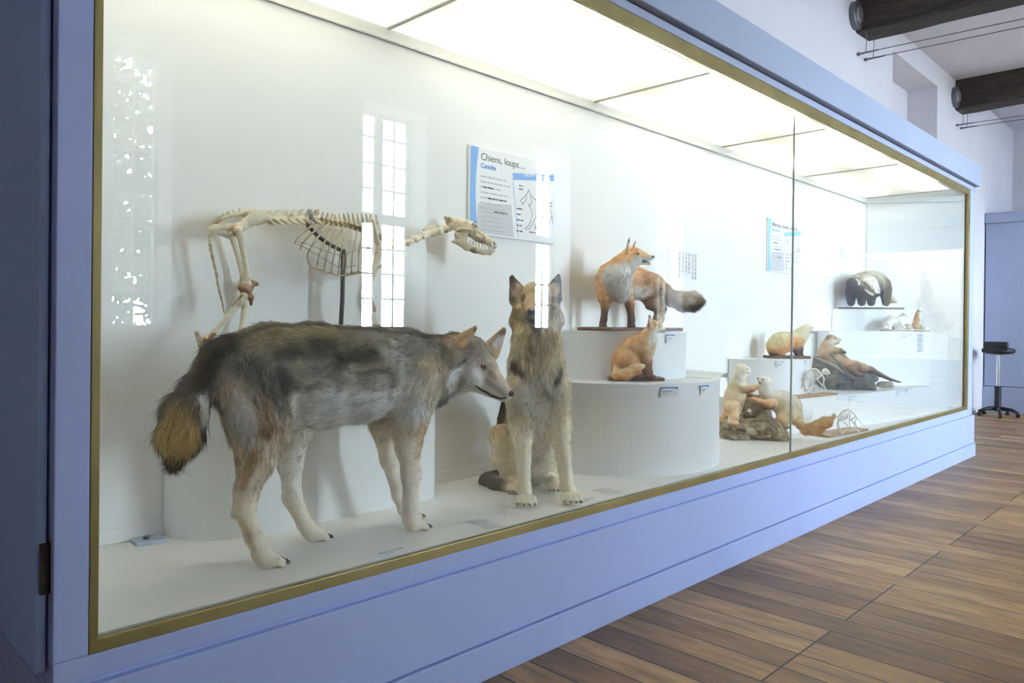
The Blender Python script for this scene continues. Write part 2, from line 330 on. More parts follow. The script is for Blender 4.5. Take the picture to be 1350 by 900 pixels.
# trim
b = nb(); box(b, .582, GX1+.07, -.022, .0, .495, .53); obj('gold_trim', b, MT['brass'], V, .002)
b = nb(); box(b, .582, GX1+.07, -.022, .0, ZT, 2.735); obj('gold_trim', b, MT['brass'], V, .002)
b = nb(); box(b, .582, GX0, -.022, .0, .53, ZT); obj('gold_trim', b, MT['brass'], V, .002)
b = nb(); box(b, GX1, GX1+.07, -.022, .0, .53, ZT); obj('gold_trim', b, MT['brass'], V, .002)
# panes
for a, c in ((GX0-.01, 4.583), (4.592, GX1+.02)):
    b = nb(); box(b, a, c, .001, .011, .522, ZT+.02); obj('glass_pane', b, MT['glass'], V)
b = nb(); box(b, 4.584, 4.591, .0005, .0115, .53, ZT); obj('glass_joint', b, mat('green_glass_edge', (.30, .34, .32), .3), V)
# lining
b = nb(); box(b, .58, 8.72, .012, .82, .49, ZB); obj('case_floor', b, MT['shelf'], V)
b = nb(); box(b, .58, 8.15, DB, .83, ZB, ZL+.17); obj('back_panel', b, MT['white'], V)
b = nb(); box(b, .58, 8.13, DB-.006, DB, ZB, ZB+.055); obj('back_skirting', b, MT['white'], V, .003)
b = nb(); box(b, .58, .598, .012, DB, ZB, ZL+.17); obj('side_panel', b, MT['white'], V)
b = nb(); prism(b, [(8.13, DB), (8.6, .012), (8.63, .012), (8.16, DB)], ZB, ZL+.17); obj('side_panel', b, MT['white'], V)
b = nb(); prism(b, [(8.12, DB), (8.59, .014), (8.6, .014), (8.13, DB)], ZG, ZL); obj('frieze', b, MT['white'], V, .002)
b = nb(); prism(b, [(8.117, DB), (8.587, .014), (8.6, .014), (8.13, DB)], ZG-.006, ZG); obj('frieze_line', b, MT['seam'], V)
b = nb(); box(b, .6, 8.125, DB-.012, DB, ZG, ZL); obj('frieze', b, MT['white'], V, .002)
b = nb(); box(b, .6, 8.125, DB-.014, DB, ZG-.006, ZG); obj('frieze_line', b, MT['seam'], V)
b = nb(); box(b, 8.10, 8.128, DB-.03, DB, ZB, ZL); obj('corner_strip', b, MT['white'], V, .003)
b = nb(); box(b, .58, 8.72, .0, .83, ZL+.17, ZL+.18); obj('lamp_box', b, mat('lamp_box_white', (.9, .9, .88), .7), V)
b = nb(); box(b, .58, 8.66, .003, .011, ZL+.02, ZL+.17); obj('lamp_box_front', b, bpy.data.materials['lamp_box_white'], V)
SEAM = [.58, 2.034, 3.553, 5.089, 6.578, 8.1]
for i in range(len(SEAM)):
    a = SEAM[i]; c = SEAM[i+1] if i+1 < len(SEAM) else 8.58
    poly = [(a, .014), (c, .014), (c, DB), (a, DB)] if i < 5 else [(a, .014), (8.58, .014), (8.13, DB-.02), (a, DB-.02)]
    b = nb(); b.faces.new([b.verts.new((*q, ZL)) for q in poly]); obj('diffuser_panel', b, MT['diff'], V)
    if 0 < i: b = nb(); box(b, a-.008, a+.008, .014, DB-.013, ZL-.008, ZL); obj('seam_strip', b, MT['seam'], V)
    if i < 5:
        for y in (.075, .64):
            b = nb(); tube(b, [(a+.16, y, ZL+.070), (c-.16, y, ZL+.070)], .013, 10); o = obj('fluorescent_tube', b, MT['tube'], V)
            ld = bpy.data.lights.new('tube_light', 'AREA'); ld.shape = 'RECTANGLE'; ld.size = c-a-.32; ld.size_y = .03
            ld.energy = (72 if y < .3 else 22)*(1.45, 1.25, 1.0, .72, .60)[i]; ld.color = (1, .94, .80)
            lo = bpy.data.objects.new('tube_light', ld); C.objects.link(lo); lo.location = ((a+c)/2, y, ZL+.053)
# ------------------------------------------------------------------ plinths inside the vitrine
def arc(cx, cy, r, a0, a1, n=24, ry=None): return [(cx+r*math.cos(math.radians(a0+(a1-a0)*k/n)), cy+(ry or r)*math.sin(math.radians(a0+(a1-a0)*k/n))) for k in range(n+1)]
YB = DB-.008
def plinth(name, poly, z0, z1, label, lid=.012, over=.004):
    t = thing(name, label, 'plinth', (sum(p[0] for p in poly)/len(poly), sum(p[1] for p in poly)/len(poly), z0))
    b = nb(); prism(b, poly, z0, z1-lid); obj('body', b, MT['plinth'], t)
    c = np.mean(np.array(poly), 0); q = [tuple(np.minimum(np.array(p)+(np.array(p)-c)/np.linalg.norm(np.array(p)-c)*over, [99, YB])) for p in poly]
    b = nb(); prism(b, q, z1-lid, z1); obj('top_board', b, MT['plinth'], t, .002); return t
ZP1 = 1.02
plinth('rounded_plinth', [(2.2, YB)]+[(1.06, YB)]+arc(1.295, YB, .235, 180, 270, 20)[1:]+arc(2.1, .655, .1, -90, 0, 12), ZB, ZP1, 'low white round-ended plinth behind the wolf, carrying the big skeleton')
ZP2, ZP3 = 1.012, 1.282
def disc(cx, cy, r, n=64):
    a = math.degrees(math.asin((YB-cy)/r)); return arc(cx, cy, r, 180-a, 360+a, n)
plinth('drum_plinth', disc(3.63, .68, .62), ZB, ZP2, 'large white drum-shaped plinth beside the sitting dog, under the fox cub')
plinth('drum_plinth', disc(3.69, .72, .43), ZP2, ZP3, 'smaller white drum plinth stacked on the large one, under the standing fox')
# sheet of white film lying on the large drum, its corner lifting over the edge
b = nb(); nx, ny = 18, 8; g = []
for i in range(nx+1):
    row = []
    for j in range(ny+1):
        s = i/nx; tt = j/ny; x = 3.86+.44*s; y = .145+.13*s+tt*(.20+.10*s)
        z = ZP2+.003+.004*math.sin(9*s)*tt+(.016*math.sin(PI*min(1, max(0, (s-.45)/.55))) if s > .45 else 0)-(.022*((s-.85)/.15)**2 if s > .85 else 0)
        row.append(b.verts.new((x, y, z)))
    g.append(row)
for i in range(nx):
    for j in range(ny): b.faces.new((g[i][j], g[i+1][j], g[i+1][j+1], g[i][j+1]))
o = obj('plastic_sheet', b, mat('white_film', (.80, .79, .74), .4), None, 0, True); sm = o.modifiers.new('thickness', 'SOLIDIFY'); sm.thickness = .002
tag(center_origin(o), 'curling sheet of white film lying over the right edge of the large drum plinth', 'sheet')
ZP4 = 1.068
ZP5 = .788
plinth('drum_plinth', disc(5.66, .80, .42), ZP5, ZP4, 'white rounded block behind the fighting martens, carrying the cream polecat')
ZP5 = .788
plinth('step_plinth', [(5.08, YB), (5.10, .60), (5.2, .42), (5.4, .33), (6.0, .20), (6.6, .10), (7.2, .05), (7.63, .035), (7.64, .045), (6.79, .635), (6.86, YB)], ZB, ZP5, 'long low white step plinth under the otter and the upper small skeleton')
ZP6, ZP7 = 1.287, 1.494
e0 = np.array([6.80, .64]); e1 = np.array([7.66, .04])
plinth('tall_plinth', [(6.88, YB), tuple(e0), tuple(e1), (8.2, .04), (8.12, YB-.04), (8.08, YB)], ZB, ZP6, 'tall white block in the right corner, carrying the two stoats')
plinth('corner_plinth', [(7.24, YB)]+[(7.30, .72), (7.42, .55), (7.56, .40), (7.72, .28), (7.85, .26), (8.05, .30), (8.08, YB)], ZP6, ZP7, 'white upper block in the right corner under the badger')

# ------------------------------------------------------------------ flat things: lettering, cards, information panels
def text(s, size, org, ex, ey, m, parent, name='heading_text', extrude=.0004, align='LEFT', bold=0):
    cu = bpy.data.curves.new(name, 'FONT'); cu.body = s; cu.size = size; cu.extrude = extrude; cu.align_x = align; cu.offset = bold
    o = bpy.data.objects.new('tmp', cu); C.objects.link(o); bpy.context.view_layer.update()
    me = bpy.data.meshes.new_from_object(o.evaluated_get(bpy.context.evaluated_depsgraph_get())); bpy.data.objects.remove(o)
    ex = Vector(ex).normalized(); ey = Vector(ey).normalized(); ez = ex.cross(ey)
    T = Matrix.Identity(4)
    for i in range(3): T[i][0] = ex[i]; T[i][1] = ey[i]; T[i][2] = ez[i]; T[i][3] = org[i]
    me.transform(T); me.materials.clear(); return link(name, me, m, parent)
INK = mat('dark_ink', (.06, .06, .07), .6); INK2 = mat('grey_ink', (.50, .50, .53), .7); PAPER = mat('white_card', (.86, .86, .87), .45, .01, 5)
BLUE = mat('mid_blue_print', srgb(120, 165, 225), .5); TEAL = mat('pale_teal_print', srgb(140, 205, 220), .5); CARDB = mat('deep_blue_print', srgb(55, 110, 190), .5); PGREY = mat('pale_grey_print', (.62, .62, .66), .6); BTXT = mat('blue_ink', srgb(80, 130, 200), .5)
def quadP(bm, pts, y): bm.faces.new([bm.verts.new((x, y, z)) for x, z in pts])
def line2(bm, pts, w, y):
    for (x0, z0), (x1, z1) in zip(pts, pts[1:]):
        d = np.array([x1-x0, z1-z0]); L = np.linalg.norm(d)
        if L < 1e-6: continue
        n = np.array([-d[1], d[0]])/L*w/2
        quadP(bm, [(x0+n[0], z0+n[1]), (x1+n[0], z1+n[1]), (x1-n[0], z1-n[1]), (x0-n[0], z0-n[1])], y)
def para(bm, x, z, w, n, dz, h, y, rnd, words=True):
    for k in range(n):
        e = w*(1-.35*rnd.random()); q = 0
        while q < e:
            l = min(e-q, .012+.03*rnd.random()); quadP(bm, [(x+q, z-k*dz), (x+q+l, z-k*dz), (x+q+l, z-k*dz+h), (x+q, z-k*dz+h)], y); q += l+.006
def info_panel(x0, x1, z0, z1, col, title, sub, head, label, drawing):
    t = thing('information_panel', label, 'panel', ((x0+x1)/2, DB, z0))
    yf = DB-.013; w = x1-x0; h = z1-z0; P = lambda a, c: (x0+a*w, z0+c*h)
    b = nb(); box(b, x0, x1, yf, DB, z0, z1); obj('board', b, PAPER, t, .001)
    y = yf-.0006; rnd = random.Random(int(x0*10))
    b = nb(); L = [P(.01, .99), P(.01, .01), P(.1, .01)]+[P(.10-.03*math.sin(PI*k/14), .01+.98*k/14) for k in range(1, 14)]+[P(.10, .99)]
    quadP(b, L, y); obj('colour_band', b, col, t)
    b = nb(); quadP(b, [P(.09, .02), P(.50, .02), P(.465, .40), P(.09, .35)], y); obj('grey_field', b, PGREY, t)
    b = nb(); quadP(b, [P(.48, .70), P(.985, .79), P(.985, .87), P(.475, .78)], y-.0002); obj('heading_band', b, col, t)
    b = nb(); line2(b, [P(.48, .70), P(.55, .02)], .004, y-.0002); obj('rule', b, col, t)
    xw = P(.12, 0)[0]
    for word in title.split(): o = text(word, .052, (xw, y-.0004, P(0, .855)[1]), (1, 0, 0), (0, 0, 1), INK, t); xw = max(v.co.x for v in o.data.vertices)+root_of(t).x+.016
    text(sub, .034, (P(.12, .765)[0], y-.0004, P(.12, .765)[1]), (1, 0, 0), (0, 0, 1), BTXT if col is BLUE else TEAL, t, bold=.0006)
    if head: text(head, .026, (P(.62, .765)[0], y-.0006, P(.62, .765)[1]), (1, 0, .17), (-.17, 0, 1), PAPER, t)
    def pr(nm, m, dy, *q):
        b = nb(); para(b, *q, y-dy, rnd); obj(nm, b, m, t)
    pr('paragraph', INK2, .0004, P(.12, 0)[0], P(0, .66)[1], .33*w, 7, .027, .007); pr('paragraph', INK2, .0004, P(.14, 0)[0], P(0, .26)[1], .30*w, 5, .023, .006)
    for q in ((.15, .54, .16, 1, .02, .008), (.2, .42, .26, 1, .02, .008), (.27, .275, .16, 1, .02, .007), (.53, .36, .08, 5, .03, .007), (.55, .64, .07, 2, .018, .006), (.90, .5, .07, 2, .018, .006), (.68, .10, .1, 1, .018, .006)):
        for j in range(q[3]): pr('caption', INK, .0006, P(q[0], 0)[0], P(0, q[1])[1]-j*q[4], q[2]*w, 1, q[4], q[5])
    b = nb()
    for pl in drawing: line2(b, [P(*q) for q in pl], .0032, y-.0008)
    obj('drawing', b, INK, t); return t
dog_lines = [[(.60, .50), (.57, .47), (.585, .45), (.60, .44), (.64, .49), (.645, .56), (.66, .60), (.665, .62), (.685, .58), (.72, .53), (.78, .50), (.86, .50), (.92, .47), (.95, .40), (.97, .32), (.975, .25)],
             [(.60, .50), (.62, .53), (.64, .56)], [(.66, .45), (.70, .38), (.72, .34), (.70, .25), (.665, .17), (.63, .15), (.64, .135), (.68, .14), (.73, .24), (.76, .30), (.80, .31), (.88, .30), (.90, .27)], [(.75, .22), (.77, .17), (.765, .15), (.745, .19)], [(.615, .52), (.62, .525)], [(.585, .415), (.61, .445)],
             [(.88, .30), (.90, .22), (.89, .14), (.92, .14), (.93, .26), (.96, .34)], [(.69, .55), (.71, .47), (.68, .42)]]
info_panel(2.54, 3.197, 1.772, 2.222, BLUE, 'Chiens, loups…', 'Canidés', 'MORPHOLOGIE', 'information panel headed Chiens, loups with a blue band, on the back wall', dog_lines)
an_lines = [[(.62, .42), (.58, .36), (.60, .30), (.65, .30), (.68, .36), (.66, .42)], [(.62, .38), (.63, .34), (.66, .36)], [(.80, .55), (.83, .50), (.87, .52), (.85, .57)], [(.74, .35), (.78, .31), (.88, .34), (.91, .42), (.90, .46), (.80, .44), (.74, .35)], [(.60, .24), (.66, .22)], [(.8, .24), (.9, .26)], [(.78, .31), (.77, .2)], [(.9, .4), (.94, .2)]]
info_panel(5.855, 6.50, 1.775, 2.217, TEAL, 'Blaireau, loutre, martre', 'Mustélidés', '', 'information panel with a pale teal band, on the back wall over the polecat', an_lines)

def card(u, v, P, ex, ey, w, h, label, lines=3, head=CARDB, name='specimen_card'):
    """printed card, P = its upper left corner, ex along its top, ey up"""
    ex = np.array(ex, float); ex /= np.linalg.norm(ex); ey = np.array(ey, float); ey -= ex*(ey@ex); ey /= np.linalg.norm(ey); n = np.cross(ex, ey)
    t = thing(name, label, 'card', tuple(P-ey*h), 'specimen cards')
    def slab(a0, a1, b0, b1, h0, h1, nm, m):
        b = nb(); vs = [b.verts.new(P+ex*a-ey*c+n*d) for d in (h0, h1) for a, c in ((a0, b0), (a1, b0), (a1, b1), (a0, b1))]
        for f in ((0, 1, 2, 3), (4, 5, 6, 7), (0, 1, 5, 4), (1, 2, 6, 5), (2, 3, 7, 6), (3, 0, 4, 7)): b.faces.new([vs[i] for i in f])
        return obj(nm, b, m, t)
    slab(0, w, 0, h, .0005, .0025, 'paper', PAPER)
    b = nb(); N = 10; prev = None
    tp = [P+ex*(w*k/N)+n*.003 for k in range(N+1)]; bt = [P+ex*(w*k/N)-ey*(h*(.12+.12*(1-math.sin(PI*k/N/1.0)**.5)))+n*.003 for k in range(N+1)]
    for k in range(N): b.faces.new([b.verts.new(q) for q in (tp[k], tp[k+1], bt[k+1], bt[k])])
    obj('blue_heading', b, head, t)
    b = nb()
    for k, (a, c, s) in enumerate(((.08, .40, .55), (.08, .60, .42), (.08, .78, .15))[:lines]):
        q = a
        while q < a+s:
            l = min(.1, a+s-q); hh = .085 if k == 0 else .05
            b.faces.new([b.verts.new(P+ex*w*x-ey*h*z+n*.003) for x, z in ((q, c), (q+l, c), (q+l, c+hh), (q, c+hh))]); q += l+.025
    obj('printed_text', b, INK, t); return t
def drum_card(u, v, cx, cy, r, w, h, label, **k):
    z = None; best = None                                     # point of the drum wall seen there
    rr = ray(u, v); a = rr[0]**2+rr[1]**2; bq = 2*((CAM[0]-cx)*rr[0]+(CAM[1]-cy)*rr[1]); cq = (CAM[0]-cx)**2+(CAM[1]-cy)**2-r*r
    s = (-bq-math.sqrt(max(0, bq*bq-4*a*cq)))/(2*a); p = CAM+rr*s; n = np.array([p[0]-cx, p[1]-cy, 0])/r; ex = np.array([-n[1], n[0], 0]); 
    return card(u, v, p+n*.003, ex, (0, 0, 1), w, h, label, **k)
drum_card(878, 441, 3.69, .72, .434, .062, .045, 'small blue-headed card on the upper drum, beside the fox cub\'s nose')
drum_card(871, 510, 3.63, .68, .624, .098, .05, 'wider blue-headed card on the large drum below the fox cub')
drum_card(923, 508, 3.63, .68, .624, .068, .05, 'blue-headed card on the large drum nearest its right edge')
drum_card(1023, 476.5, 5.66, .80, .424, .062, .045, 'pale blue card on the block below the polecat', head=TEAL)
drum_card(1061, 475, 5.66, .80, .424, .03, .035, 'tiny pale card at the right edge of the polecat\'s block', head=TEAL)
def face_card(u, v, p0, p1, w, h, label, **k):
    d = np.array([p1[0]-p0[0], p1[1]-p0[1], 0.]); d /= np.linalg.norm(d); n = np.array([d[1], -d[0], 0]); rr = ray(u, v)
    p = CAM+rr*(((np.array([*p0, 0])-CAM)@n)/(rr@n)); return card(u, v, p+n*.003, d, (0, 0, 1), w, h, label, **k)
face_card(1118, 522, (6.0, .20), (6.6, .10), .115, .055, 'card on the step plinth under the otter\'s log', head=TEAL)
face_card(1181, 515, (6.6, .10), (7.2, .05), .11, .05, 'card on the step plinth under the flat stone', head=TEAL)
face_card(1195, 512, (7.2, .05), (7.64, .035), .09, .03, 'small card at the right end of the step plinth', head=TEAL)
face_card(1188, 440.5, tuple(e0), tuple(e1), .10, .042, 'wide card on the corner block below the stoats', head=TEAL)
card(0, 0, np.array([1.49, .058, ZB+.0005]), (1, .0, 0), (0, 1, 0), .10, .04, 'card lying on the case floor in front of the wolf, by the gold trim', lines=2)
card(0, 0, np.array([2.575, .075, ZB+.0005]), (1, -.0, 0), (0, 1, 0), .10, .04, 'card lying on the case floor at the dog\'s left forepaw', lines=2)
def print_block(name, P, ex, ey, w, h, n, label, m=INK2, fill=.9):
    """block of grey printed lines on a clear film label"""
    ex = np.array(ex, float); ex /= np.linalg.norm(ex); ey = np.array(ey, float); ey /= np.linalg.norm(ey); nn = np.cross(ex, ey); rnd = random.Random(int(1000*(P[0]+P[2])))
    b = nb(); dz = h/n
    for k in range(n):
        q = 0; e = w*(1-.3*rnd.random()); hh = dz*(.62 if k in (0, 2) else .42)
        while q < e:
            l = min(e-q, w*(.05+.12*rnd.random()))
            b.faces.new([b.verts.new(P+ex*(q+a)-ey*(k*dz+c)+nn*.0015) for a, c in ((0, 0), (l, 0), (l, hh), (0, hh))]); q += l+w*.035
    o = obj(name, b, m); tag(center_origin(o), label, 'label', 'clear film labels printed in grey'); return o
print_block('printed_label', np.array([1.985, .165, ZB+.001]), (1, -.12, 0), (.12, 1, 0), .085, .15, 9, 'grey printed label on the case floor between wolf and dog')
print_block('printed_label', np.array([2.79, .17, ZB+.001]), (1, -.12, 0), (.12, 1, 0), .12, .13, 8, 'grey printed label on the case floor before the large drum')
pw = onY(918, 335, DB); print_block('printed_label', np.array([pw[0], DB-.001, pw[2]]), (0, 0, -1), (1, 0, 0), .19, .26, 6, 'grey vertical printed label on the back wall right of the fox\'s tail')
pw = onY(1113, 327, DB); print_block('printed_label', np.array([pw[0], DB-.001, pw[2]]), (0, 0, -1), (1, 0, 0), .12, .13, 3, 'small grey vertical label on the back wall near the corner')
aa = math.radians(-64); n_ = np.array([math.cos(aa), math.sin(aa), 0]); pc = np.array([3.63, .68, 0])+n_*.626
pc[2] = .985; print_block('printed_label', pc, (0, 0, -1), (-n_[1], n_[0], 0), .17, .055, 3, 'grey vertical label at the right edge of the large drum')
q0 = onD(1209, 442, 10); d_ = np.array([e1[0]-e0[0], e1[1]-e0[1], 0]); d_ /= np.linalg.norm(d_); n_ = np.array([d_[1], -d_[0], 0]); rr = ray(1209, 441); q0 = CAM+rr*(((np.array([*e0, 0])-CAM)@n_)/(rr@n_))
print_block('printed_label', q0+n_*.001, d_, (0, 0, 1), .075, .17, 8, 'blue-grey label on the corner block below the brown stoat', m=mat('blue_grey_ink', (.22, .30, .48), .6))
# clear acrylic stand lying by the left end of the rounded plinth
t = thing('acrylic_block', 'clear plastic block on the case floor at the back left', 'block', (.985, .75, ZB))
b = nb(); prism(b, [(.94, .70), (1.035, .69), (1.05, .785), (.945, .785)], ZB, ZB+.012); obj('slab', b, mat('pale_blue_acrylic', (.45, .52, .66), .25, .1, 20), t, .003)
b = nb(); tube(b, [(.985, .74, ZB+.012), (.985, .74, ZB+.02)], [.012, .009], 12); obj('stud', b, MT['dark'], t)
# ------------------------------------------------------------------ animals: one smooth skin grown round a skeleton, plus fur
from mathutils.bvhtree import BVHTree
_k = np.random.default_rng(3).normal(size=(24, 3)); _ph = np.random.default_rng(4).uniform(0, 6.28, 24)
def wob(P, f):
    """cheap smooth noise in about -1..1"""
    Q = P@(_k.T*f)+_ph; return np.sin(Q).sum(1)/5.
def sstep(x): x = np.clip(x, 0, 1); return x*x*(3-2*x)
def L(*c): return np.array(srgb(*c))
class Beast:
    def __init__(s, vox, up=(0, 0, 1)): s.v = vox; s.bones = []; s.cuts = []; s.spots = []; s.up = np.array(up, float); s.mott = .12; s.mf = 60; s.grey = .20; s.gain = 1.4
    def bone(s, a, ra, b, rb, k=.03, flat=None, fax=None, c=None, h=.02, lie=None, cs=0):
        """a -> b in the direction the hair lies; c = (back, side, belly) colours"""
        a = np.array(a, float); b = np.array(b, float)
        if c is None: c = s.bones[-1]['c']
        c = np.array(c, float); c = np.repeat(c[None], 3, 0) if c.ndim == 1 else c
        s.bones.append(dict(a=a, b=b, ra=ra, rb=rb, k=k, flat=flat, fax=None if fax is None else np.array(fax, float)/np.linalg.norm(fax), c=c, h=h, lie=lie))
    def chain(s, pts, k=.03, **kw):
        hs = kw.pop('hs', None); cs = kw.pop('cs', None)
        for i, ((a, ra), (b, rb)) in enumerate(zip(pts, pts[1:])):
            q = dict(kw)
            if hs: q['h'] = hs[i]
            if cs is not None: q['c'] = cs[i]
            s.bone(a, ra, b, rb, k, **q)
    def cut(s, a, ra, b, rb, k=.01, flat=None, fax=None): s.cuts.append(dict(a=np.array(a, float), b=np.array(b, float), ra=ra, rb=rb, k=k, flat=flat, fax=None if fax is None else np.array(fax, float)/np.linalg.norm(fax)))
    def spot(s, a, r, col, b=None, rb=None, soft=.4, amt=1., rag=.25, h=None, sq=None): s.spots.append((np.array(a, float), r, np.array(a if b is None else b, float), r if rb is None else rb, np.array(col, float), soft, amt, rag, h, sq))
    @staticmethod
    def dist(B, P):
        a = B['a']; q = P-a; ab = B['b']-a
        if B['flat'] is not None:
            n = B['fax']; w = 1/B['flat']-1
            q = q+(q@n)[:, None]*n*w; ab = ab+(ab@n)*n*w
        t = np.clip(q@ab/(ab@ab+1e-12), 0, 1)
        return np.linalg.norm(q-t[:, None]*ab, axis=1)-(B['ra']+t*(B['rb']-B['ra'])), t
    def grid(s):
        lo = np.min([np.minimum(B['a']-B['ra'], B['b']-B['rb']) for B in s.bones], 0)-.03; hi = np.max([np.maximum(B['a']+B['ra'], B['b']+B['rb']) for B in s.bones], 0)+.03
        v = s.v; n = np.ceil((hi-lo)/v).astype(int)+1; D = np.full(n, .5)
        def loc(B, pad):
            r = max(B['ra'], B['rb'])+pad; i0 = np.maximum(np.floor((np.minimum(B['a'], B['b'])-r-lo)/v).astype(int), 0); i1 = np.minimum(np.ceil((np.maximum(B['a'], B['b'])+r-lo)/v).astype(int)+1, n)
            ax = [lo[i]+v*np.arange(i0[i], i1[i]) for i in range(3)]; P = np.stack(np.meshgrid(*ax, indexing='ij'), -1).reshape(-1, 3)
            return tuple(slice(i0[i], i1[i]) for i in range(3)), P
        for B in s.bones:
            sl, P = loc(B, B['k']+3*v); d, _ = s.dist(B, P); sub = D[sl]; d = d.reshape(sub.shape)
            h = np.maximum(B['k']-np.abs(sub-d), 0)/B['k']; D[sl] = np.minimum(sub, d)-h*h*B['k']*.25
        for B in s.cuts:
            sl, P = loc(B, B['k']+3*v); d, _ = s.dist(B, P); sub = D[sl]; d = -d.reshape(sub.shape)
            h = np.maximum(B['k']-np.abs(sub-d), 0)/B['k']; D[sl] = np.maximum(sub, d)+h*h*B['k']*.25
        return lo, D
    def mesh(s):
        lo, D = s.grid(); v = s.v; I = D < 0
        c = [I[i:I.shape[0]-1+i, j:I.shape[1]-1+j, k:I.shape[2]-1+k] for i in (0, 1) for j in (0, 1) for k in (0, 1)]
        S = sum(x.astype(np.int8) for x in c); act = (S > 0) & (S < 8); idx = np.argwhere(act); vid = np.full(act.shape, -1); vid[act] = np.arange(len(idx))
        acc = np.zeros((len(idx), 3)); cnt = np.zeros(len(idx))
        cor = [np.array((i, j, k)) for i in (0, 1) for j in (0, 1) for k in (0, 1)]
        val = [D[tuple((idx+o).T)] for o in cor]
        for p in range(8):
            for q in range(p+1, 8):
                if np.abs(cor[p]-cor[q]).sum() != 1: continue
                a, b = val[p], val[q]; m = (a < 0) != (b < 0); t = np.where(m, a/(a-b+1e-12*(a == b)), 0)
                acc[m] += (cor[p]+t[:, None]*(cor[q]-cor[p]))[m]; cnt[m] += 1
        V = lo+v*(idx+acc/cnt[:, None]); Q = []
        for ax in range(3):
            A = np.take(I, range(0, I.shape[ax]-1), ax); Bm = np.take(I, range(1, I.shape[ax]), ax); e = np.argwhere(A != Bm)
            u1, u2 = [(1, 2), (2, 0), (0, 1)][ax]
            e = e[(e[:, u1] > 0) & (e[:, u2] > 0)]; sgn = A[tuple(e.T)]
            o1 = np.zeros(3, int); o1[u1] = 1; o2 = np.zeros(3, int); o2[u2] = 1
            try: f = np.stack([vid[tuple((e-o1-o2).T)], vid[tuple((e-o2).T)], vid[tuple(e.T)], vid[tuple((e-o1).T)]], 1)
            except IndexError: e = e[np.all(e < np.array(vid.shape), 1)]; sgn = A[tuple(e.T)]; f = np.stack([vid[tuple((e-o1-o2).T)], vid[tuple((e-o2).T)], vid[tuple(e.T)], vid[tuple((e-o1).T)]], 1)
            f[~sgn] = f[~sgn][:, ::-1]; Q.append(f)
        s.V = V; s.Q = np.concatenate(Q); s.Q = s.Q[(s.Q >= 0).all(1)]
        T = np.concatenate([s.Q[:, [0, 1, 2]], s.Q[:, [0, 2, 3]]]); s.T = T
        s.bvh = BVHTree.FromPolygons([tuple(x) for x in V], [tuple(int(i) for i in q) for q in s.Q])
        N = np.zeros_like(V); fn = np.cross(V[T[:, 1]]-V[T[:, 0]], V[T[:, 2]]-V[T[:, 0]])
        for i in range(3): np.add.at(N, T[:, i], fn)
        s.N = N/(np.linalg.norm(N, axis=1)[:, None]+1e-12); return s
    def shade(s, P):
        """colour, hair length and hair direction at points of the skin"""
        Dm = np.full((len(s.bones), len(P)), 9.); 
        for i, B in enumerate(s.bones): Dm[i] = s.dist(B, P)[0]
        sc = s.v*2.2; Wt = np.exp(-(Dm-Dm.min(0))/sc); Wt /= Wt.sum(0)
        col = np.zeros((len(P), 3)); hl = np.zeros(len(P)); dr = np.zeros((len(P), 3))
        for i, B in enumerate(s.bones):
            w = Wt[i]; m = w > 1e-3
            if not m.any(): continue
            p = P[m]; d, t = s.dist(B, p); ax = B['a']+t[:, None]*(B['b']-B['a']); r = B['ra']+t*(B['rb']-B['ra'])
            hgt = np.clip((p-ax)@s.up/r+.12*wob(p, 25/max(.05, s.v*14)), -1, 1)
            c = np.where(hgt[:, None] > 0, B['c'][1]+(B['c'][0]-B['c'][1])*sstep(hgt*1.25)[:, None], B['c'][1]+(B['c'][2]-B['c'][1])*sstep(-hgt*1.35)[:, None])
            col[m] += w[m][:, None]*c; hl[m] += w[m]*B['h']; ab = B['b']-B['a'] if B['lie'] is None else np.array(B['lie'], float); dr[m] += w[m][:, None]*ab/(np.linalg.norm(ab)+1e-9)
        for a, r, b, rb, cc, soft, amt, rag, h, sq in s.spots:
            q = P-a; ab = b-a
            t = np.clip(q@ab/(ab@ab+1e-12), 0, 1); R = r+t*(rb-r); d = np.linalg.norm(q-t[:, None]*ab, axis=1)/R+rag*wob(P, .45/max(r, .004))*.35
            w = amt*sstep((1-d)/soft+.5); col += w[:, None]*(cc-col)
            if h is not None: hl += w*(h-hl)
        col *= (1+s.mott*wob(P, s.mf))[:, None]; lum = col@np.array([.3, .55, .15]); col += s.grey*(lum[:, None]-col); col = col*(1+(s.gain-1)*np.clip(lum/.22, 0, 1.15))[:, None]
        col *= np.minimum(1, .90/np.maximum(col.max(1), 1e-6))[:, None]; return np.clip(col, .003, .95), hl, dr/(np.linalg.norm(dr, axis=1)[:, None]+1e-9)
    def surf(s, u, v):
        r = ray(u, v); h = s.bvh.ray_cast(Vector(CAM), Vector(r/np.linalg.norm(r)))
        if h[0] is None: h = s.bvh.find_nearest(Vector(CAM+r*depth(s.V.mean(0))))
        return np.array(h[0]), np.array(h[1])
    def body(s, parent, m, name='body'):
        me = bpy.data.meshes.new(name); me.from_pydata([tuple(x) for x in s.V], [], [tuple(int(i) for i in q) for q in s.Q]); me.update()
        col, _, _ = s.shade(s.V); at = me.color_attributes.new('col', 'FLOAT_COLOR', 'POINT'); at.data.foreach_set('color', np.concatenate([col, np.ones((len(col), 1))], 1).ravel())
        return link(name, me, m, parent, smooth=True)
